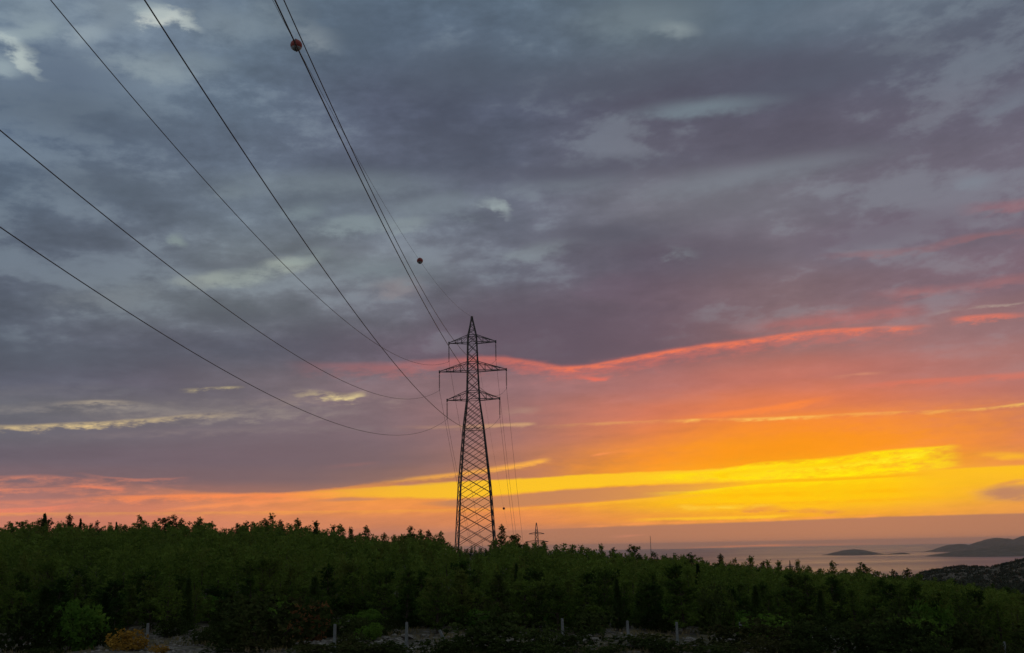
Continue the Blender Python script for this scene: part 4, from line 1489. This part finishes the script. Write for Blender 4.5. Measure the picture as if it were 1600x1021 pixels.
items = []
for t in single + cyps:
    px, _ = to_px((t[1], t[2], t[3] + t[4] * 0.7))
    items.append((px, (tree_look(t), row_of(t[2]), landmark(px)), t))
label_all(items, lambda k, i, n: (f'{k[0]} in the {k[1]} above {k[2]}' if n == 1 else f'{k[0]}, {ORD[min(i, 19)]} from left in the {k[1]} above {k[2]}'), 'tree')


def place_tree(name, t, protos, group, cat):
    H, (tr, cr) = protos[t[5]]
    s = t[4] / H
    w = s * float(np.random.default_rng(int(abs(t[1]) * 977 + t[2] * 131)).uniform(0.85, 1.2))
    if t[0] == 'pine' and s < 0.8:
        w *= 1.3
    if t[7] and t[0] == 'cypress':
        w *= 0.8
    if t[7] and t[0] == 'pine':
        w *= 1.08
    e = empty(name, (t[1], t[2], t[3]), (0, 0, t[6]))
    e.scale = (w, w, s)
    tag(e, t[8], cat, group)
    link('trunk', tr, e); link('crown', cr, e)


for t in single:
    place_tree('pine_tree', t, PINES, 'young pines on the hillside', 'pine tree')
for t in cyps:
    place_tree('cypress_tree', t, CYPRESS, 'dark cypresses among the pines', 'cypress')

# the rest of the wood, one mass: full trees of fewer, larger leaf clumps
low = []
for i in range(6):
    tr_, c_, d_, lm_, r_ = pine_skeleton(60 + i, 4.2, 1.2, 0.2, 0.46 + 0.06 * i)
    sel = r_.permutation(len(c_))[:int(len(c_) * 0.72)]
    low.append(kites(quads(c_[sel], d_[sel], 2, 0.40, 0.16, r_)))
allq = []
for t in mass:
    if not (-90 < to_px((t[1], t[2], t[3] + 2))[0] < 1690):
        continue
    q = low[t[5] % 6].copy()
    s = t[4] / 4.2
    w = s * (0.5 if t[0] == 'cypress' else rng.uniform(0.95, 1.3) if t[2] < 135 else rng.uniform(0.72, 1.05))
    ca, sa = math.cos(t[6]), math.sin(t[6])
    x = q[..., 0] * ca - q[..., 1] * sa; y = q[..., 0] * sa + q[..., 1] * ca
    q = np.stack([x * w + t[1], y * w + t[2], q[..., 2] * s + t[3]], -1)
    allq.append(q)
trunks_v, trunks_f = [], []
for t in mass:
    v2, f2 = tube_np([(t[1], t[2], t[3] - 0.2), (t[1], t[2], t[3] + t[4] * 0.6)], [0.07, 0.03], 4)
    k = len(trunks_v); trunks_v += v2; trunks_f += [tuple(j + k for j in f) for f in f2]
wood = link('pine_wood', from_quads('pine_wood', np.concatenate(allq), M_pine))
tag(wood, 'dense dark green wood of young pines covering the hillside', kind='stuff')
wt = link('trunks', mesh_np('trunks', np.array(trunks_v), trunks_f, M_bark, True), wood)
wt['kind'] = 'stuff'

# ---------------------------------------------------------------- shrubs
shrubs = []         # px, base_y, width_px, height_px, kind, distance


def shrub(px, base_y, wpx, hpx, kind, d, label):
    p = at(px, base_y, d)
    z = ground_z(p.x, p.y)
    H, R, (st, fo) = SHRUB[kind][len(shrubs) % 3]
    e = empty('shrub', (p.x, d, z), (0, 0, (len(shrubs) * 1.7) % 6.28))
    sw = wpx / (FPX / d) / (2 * R)
    top = at(px, base_y - hpx, d).z - z
    e.scale = (sw, sw, max(0.25, top / H))
    tag(e, label, 'shrub', {'dark': 'dark shrubs by the fence', 'green': 'bright green shrubs', 'rust': 'rust-coloured dry shrubs', 'ochre': 'ochre shrubs'}[kind])
    link('stem', st, e); link('foliage', fo, e)
    shrubs.append((p.x, d, wpx / (FPX / d) / 2))


for s in [
    (104, 1014, 118, 78, 'green', 51.0, 'bright green rounded bush at lower left'),
    (203, 1034, 66, 50, 'ochre', 48.0, 'ochre-yellow bush before the leftmost fence post'),
    (250, 1036, 30, 18, 'ochre', 47.5, 'low ochre bush right of the leftmost fence post'),
    (25, 1030, 120, 90, 'dark', 50.0, 'dark bush in the lower left corner'),
    (160, 1025, 60, 52, 'dark', 50.5, 'small dark bush between the bright green bush and the ochre one'),
    (315, 1004, 44, 26, 'dark', 53.0, 'low dark bush on the pale ground right of the leftmost post'),
    (415, 1032, 170, 108, 'dark', 50.0, 'big dark bush left of the second fence post'),
    (362, 1020, 80, 62, 'dark', 52.0, 'mid-sized dark bush at the left foot of the big dark one'),
    (490, 984, 60, 46, 'rust', 56.0, 'rust-brown dry bush above the second fence post'),
    (552, 1024, 62, 36, 'dark', 50.0, 'low dark bush just right of the second fence post'),
    (600, 1034, 70, 30, 'dark', 48.5, 'low dark bush under the gap between the second and third posts'),
    (765, 1036, 150, 76, 'dark', 49.0, 'broad dark bush between the tilted post and the pylon-side post'),
    (712, 1040, 60, 34, 'dark', 48.0, 'small dark bush below the tilted post'),
    (890, 1036, 90, 58, 'dark', 48.8, 'rounded dark bush hiding the foot of the post below the pylon'),
    (842, 1012, 54, 40, 'dark', 52.0, 'small dark bush left of the post below the pylon'),
    (1005, 1036, 100, 46, 'dark', 48.5, 'low wide dark bush between the fifth and sixth upright posts'),
    (1080, 1036, 60, 30, 'dark', 48.5, 'low dark bush at the foot of the sixth upright post'),
    (1165, 1028, 120, 62, 'dark', 50.0, 'dense dark bush before the half-hidden post'),
    (1250, 1020, 90, 52, 'dark', 51.0, 'dark bush right of the half-hidden post'),
    (1330, 1036, 130, 66, 'dark', 49.0, 'wide dark bush right of the stump-like post'),
    (1410, 1030, 120, 78, 'dark', 51.0, 'tall dark bush in the middle of the lower right'),
    (1490, 1044, 120, 76, 'dark', 49.0, 'dark bush left of the rightmost post'),
    (1596, 1050, 50, 48, 'dark', 51.0, 'dark bush cut off by the right edge beyond the rightmost post'),
    (1545, 1040, 60, 40, 'dark', 52.0, 'small dark bush touching the rightmost post'),
    (748, 892, 46, 16, 'rust', 152.0, 'brown dry scrub on the clearing in front of the pylon legs'),
    (722, 890, 30, 13, 'rust', 155.0, 'small brown dry scrub at the left leg of the pylon'),
    (775, 890, 28, 12, 'dark', 156.0, 'low dark scrub at the right leg of the pylon'),
    (836, 920, 30, 12, 'rust', 108.0, 'rusty scrub in the small clearing below the pylon'),
    (440, 985, 60, 44, 'green', 57.0, 'small bright green bush behind the big dark one'),
    (1110, 960, 60, 44, 'dark', 59.0, 'tidy dark bush behind the half-hidden post'),
    (1460, 985, 70, 50, 'green', 58.0, 'fresh green bush behind the lower right dark bushes'),
]:
    shrub(*s)

low_bushes, litems = [], []
for q_, px in enumerate((60, 372, 480, 552, 600, 690, 832, 942, 1040, 1122, 1205, 1262, 1372, 1452, 1530)):
    r = [px, 1050 + (q_ * 5) % 9, 62 + (q_ * 29) % 44, 40 + (q_ * 13) % 22]
    low_bushes.append(r)
    litems.append((px, (landmark(px),), r))
label_all(litems, lambda k, i, n: (f'low dark bush at the bottom edge below {k[0]}' if n == 1 else f'low dark bush, {ORD[i]} from left at the bottom edge below {k[0]}'), 'shrub')
for r in low_bushes:
    shrub(r[0], r[1], r[2], r[3], 'dark', 46.5, r[4])
under, uitems = [], []
ur = np.random.default_rng(77)
while len(under) < 150:
    d = ur.uniform(54.5, 74); x = d * ur.uniform(-0.53, 0.53)
    px, py = to_px((x, d, ground_z(x, d)))
    if not (5 < px < 1595) or any((x - q[0]) ** 2 + (d - q[1]) ** 2 < 1.3 for q in under):
        continue
    if d < 58 and fnoise(x, d, 0.14, 71.0) > 0.05:
        continue
    kind = ('dark', 'green', 'dark')[int(ur.integers(0, 3))]
    hh = float(ur.uniform(0.7, 1.7))
    rec = [x, d, px, py, hh, kind, float(ur.uniform(1.0, 1.5))]
    under.append(rec)
    uitems.append((px, ({'dark': 'dark', 'green': 'fresh green', 'rust': 'rusty'}[kind] + (' knee-high' if hh < 1.1 else ' waist-high'), 'just behind' if d < 60 else 'well behind' if d < 67 else 'far up behind', landmark(px)), rec))
label_all(uitems, lambda k, i, n: (f'{k[0]} undergrowth bush {k[1]} {k[2]}' if n == 1 else f'{k[0]} undergrowth bush, {ORD[min(i, 19)]} from left, {k[1]} {k[2]}'), 'shrub')
for r in under:
    sc = FPX / r[1]
    shrub(r[2], r[3], r[4] * 2.0 * r[6] * sc * 0.8, r[4] * sc, r[5], r[1], r[7])

# ---------------------------------------------------------------- fence posts
def post_mesh(seed, H):
    r = random.Random(seed)
    bm = bmesh.new()
    bmesh.ops.create_cube(bm, size=1.0)
    for v in bm.verts:
        k = 0.056 if v.co.z > 0 else 0.07
        v.co.x = (1 if v.co.x > 0 else -1) * k * 2 * r.uniform(0.47, 0.53)
        v.co.y = (1 if v.co.y > 0 else -1) * k * 2 * r.uniform(0.47, 0.53)
        v.co.z = H * r.uniform(0.985, 1.0) if v.co.z > 0 else -0.3
    bmesh.ops.bevel(bm, geom=bm.edges[:], offset=0.012, segments=2, affect='EDGES')
    me = bpy.data.meshes.new('post'); bm.to_mesh(me); bm.free()
    me.materials.append(M_concrete)
    return me


plab = ['leftmost grey concrete fence post, by the ochre bush', 'grey fence post, second from left, standing tallest by the pale stones',
        'grey fence post, third from left, among pale rocks', 'short grey post leaning far to the left among the rocks',
        'grey fence post directly below the pylon, foot hidden by a rounded bush', 'fifth upright grey fence post, right of the pylon side post',
        'sixth upright grey fence post, with pale ground at its right', 'grey fence post half hidden by a dense dark bush',
        'short grey post stub among the dark right-hand bushes', 'rightmost grey fence post near the lower right corner']
for i, (px, ty, _) in enumerate(POSTS):
    d = Y_FENCE - 0.4 + 0.3 * ((i * 7) % 5 - 2) * 0.3
    if i == 8:
        d = 57.0
    if i in (0, 1, 2):
        d = (50.5, 48.6, 50.4)[i]
    top = at(px, ty, d)
    z = ground_z(top.x, d)
    H = max(0.7, top.z - z)
    if i == 3:
        H = 1.15
    e = empty('fence_post', (top.x, d, z), (random.uniform(-0.03, 0.03), math.radians(-28) if i == 3 else random.uniform(-0.035, 0.035), random.uniform(-0.4, 0.4)))
    if i == 3:
        e.location.x += 0.35
    tag(e, plab[i], 'fence post', 'posts of the fence')
    link('shaft', post_mesh(i, H), e)
    # staples that once held the wire
    for q in (0.35, 0.62, 0.88):
        st = multi_bar('staple', [((-0.02, -0.075, H * q), (0.02, -0.075, H * q))], 0.012, e)

# ---------------------------------------------------------------- pale rocks and stones
M_rock, b = material('limestone', 0.9, 0.2)
co = coords('Object')
nr = fbm(co, 3.0, 5, 0.65)
put(b.inputs['Base Color'], ramp(nr, [(0.28, (0.045, 0.040, 0.034, 1)), (0.45, (0.14, 0.125, 0.105, 1)), (0.7, (0.29, 0.265, 0.23, 1))]))
put(b.inputs['Normal'], bump(nr, 0.6, 0.08))


def rock_mesh(seed):
    r = random.Random(seed)
    bm = bmesh.new()
    bmesh.ops.create_icosphere(bm, subdivisions=2, radius=1.0)
    planes = [(Vector((r.gauss(0, 1), r.gauss(0, 1), r.gauss(0, 0.7))).normalized(), r.uniform(0.45, 0.85)) for _ in range(9)]
    for v in bm.verts:
        for n, dd in planes:
            k = v.co.dot(n) - dd
            if k > 0:
                v.co -= n * k
        v.co += v.co.normalized() * mnoise.noise(v.co * 2.3 + Vector((seed, 0, 0))) * 0.10
    me = bpy.data.meshes.new('rock'); bm.to_mesh(me); bm.free()
    me.materials.append(M_rock)
    return me


ROCKS = [rock_mesh(s) for s in range(6)]
rocks = []
patches = [(40, 1012, 50), (150, 1008, 40), (275, 1000, 60), (310, 1010, 50), (500, 1005, 40), (585, 992, 50), (610, 1003, 50), (660, 1000, 40), (715, 1000, 40), (845, 1000, 30), (940, 1002, 45), (965, 1008, 30), (1040, 1006, 30), (1095, 1008, 40), (1235, 1014, 50), (1290, 1008, 40), (1585, 1010, 25)]
rr = random.Random(3)
for cx, cy, wd in patches:
    for _ in range(5):
        px = cx + rr.uniform(-wd, wd); py = cy + rr.uniform(-9, 9)
        d = None
        for dd in np.arange(47.0, 60.0, 0.25):
            p = at(px, py, dd)
            if ground_z(p.x, p.y) > p.z:
                d = dd; break
        if d is None:
            continue
        p = at(px, py, d)
        if not (0 < px < 1600):
            continue
        rocks.append([px, py, p.x, d, rr.choice([0.12, 0.15, 0.2, 0.26, 0.36]), rr.randrange(6)])
for px, py, s in ((822, 911, 0.9), (838, 912, 0.5), (815, 930, 0.5), (820, 960, 0.5)):
    d = 112.0 if py < 920 else 96.0 if py < 940 else 62.0
    p = at(px, py, d)
    rocks.append([px, py, p.x, d, s, 1])
items = [(r[0], ('large' if r[4] > 0.35 else 'mid-sized' if r[4] > 0.2 else 'small', landmark(r[0]), 'before' if r[3] < Y_FENCE else 'behind' if r[3] < 80 else 'on the slope above'), r) for r in rocks]
label_all(items, lambda k, i, n: (f'{k[0]} pale limestone rock {k[2]} {k[1]}' if n == 1 else f'{k[0]} pale limestone rock, {ORD[min(i, 19)]} from left {k[2]} {k[1]}'), 'rock')
for r in rocks:
    z = ground_z(r[2], r[3])
    o = link('rock', ROCKS[r[5]], None, (r[2], r[3], z + r[4] * 0.12), (rr.uniform(-0.3, 0.3), rr.uniform(-0.3, 0.3), rr.uniform(0, 6.28)), (r[4] * rr.uniform(0.9, 1.6), r[4], r[4] * rr.uniform(0.35, 0.6)))
    tag(o, r[6], 'rock', 'pale rocks along the fence')

# loose stones and dry grass: nobody could count them
sv_, sf_ = [], []
base_v = [tuple(v.co) for v in ROCKS[0].vertices]; base_f = [tuple(p.vertices) for p in ROCKS[0].polygons]
lowrock = bmesh.new(); bmesh.ops.create_icosphere(lowrock, subdivisions=1, radius=1.0)
lv = np.array([tuple(v.co) for v in lowrock.verts]); lf = np.array([[v.index for v in f.verts] for f in lowrock.faces]); lowrock.free()
gr = np.random.default_rng(9)
for _ in range(2800):
    d = gr.uniform(46, 58); x = d * gr.uniform(-0.56, 0.56)
    if fnoise(x, d, 0.16, 51.0) < -0.08:
        continue
    s = gr.uniform(0.035, 0.14)
    v = lv * gr.uniform(0.6, 1.2, (len(lv), 3)) * np.array([s * 1.3, s, s * 0.7]) + np.array([x, d, ground_z(x, d) + s * 0.15])
    k = len(sv_) * len(lv)
    sv_.append(v); sf_.append(lf + k)
stones = link('loose_stones', mesh_np('loose_stones', np.concatenate(sv_), np.concatenate(sf_), M_rock))
tag(stones, 'loose pale stones scattered on the ground along the fence', kind='stuff')

M_grass, b = material('dry_grass', 0.9, 0.1)
put(b.inputs['Base Color'], ramp(fbm(coords('Object'), 0.6, 3, 0.6), [(0.35, (0.10, 0.095, 0.035, 1)), (0.6, (0.26, 0.20, 0.10, 1))]))
gq = []
n = 6500
d = gr.uniform(45.5, 62, n); x = d * gr.uniform(-0.56, 0.56, n)
keep = [i for i in range(n) if fnoise(x[i], d[i], 0.2, 61.0) > 0.0]
c = np.array([(x[i], d[i], ground_z(x[i], d[i])) for i in keep])
gq = quads(c, np.tile(np.array([[0, 0, 1.4]]), (len(c), 1)), 4, 0.26, 0.022, gr, 0.5)
grass = link('dry_grass', from_quads('dry_grass', gq, M_grass))
tag(grass, 'dry yellowish grass tufts between the stones', kind='stuff')

# ---------------------------------------------------------------- scrub on the far hillside
hq = []
for _ in range(3000):
    t = gr.uniform(0.30, 0.62); d = math.sqrt(gr.uniform(190 ** 2, 680 ** 2))
    x = t * d
    s = gr.uniform(0.7, 2.0)
    m_ = 16
    u = unit(gr, m_); u[:, 2] = np.abs(u[:, 2])
    c = u * np.array([s, s, s * 0.8]) * gr.uniform(0.5, 1.0, (m_, 1)) + np.array([x, d, ground_z(x, d)])
    hq.append(kites(quads(c, u, 2, 0.9, 0.6, gr, 0.9)))
scrub = link('hillside_scrub', from_quads('hillside_scrub', np.concatenate(hq), M_farscrub))
tag(scrub, 'dark scrub dotting the rocky hillside at the far right', kind='stuff')

# ================================================================ evening haze over land and sea
hz = bpy.data.materials.new('haze')
hz.use_nodes = True
S.nt = hz.node_tree
S.nt.nodes.clear()
pv = S.nt.nodes.new('ShaderNodeVolumePrincipled')
pv.inputs['Color'].default_value = (1.0, 0.95, 0.95, 1)
pv.inputs['Density'].default_value = 0.000024
pv.inputs['Anisotropy'].default_value = 0.5
mo = S.nt.nodes.new('ShaderNodeOutputMaterial')
S.nt.links.new(pv.outputs[0], mo.inputs['Volume'])
X0, X1, Y0, Y1, Z0, Z1 = -32600.0, 32600.0, -6600.0, 42600.0, SEA - 8.0, 43.0
hv_ = [(x, y, z) for z in (Z0, Z1) for y in (Y0, Y1) for x in (X0, X1)]
hf_ = [(0, 2, 3, 1), (4, 5, 7, 6), (0, 1, 5, 4), (2, 6, 7, 3), (0, 4, 6, 2), (1, 3, 7, 5)]
haze = link('haze', mesh_np('haze', hv_, hf_, hz))
tag(haze, 'thin evening haze over the land and sea', kind='stuff')
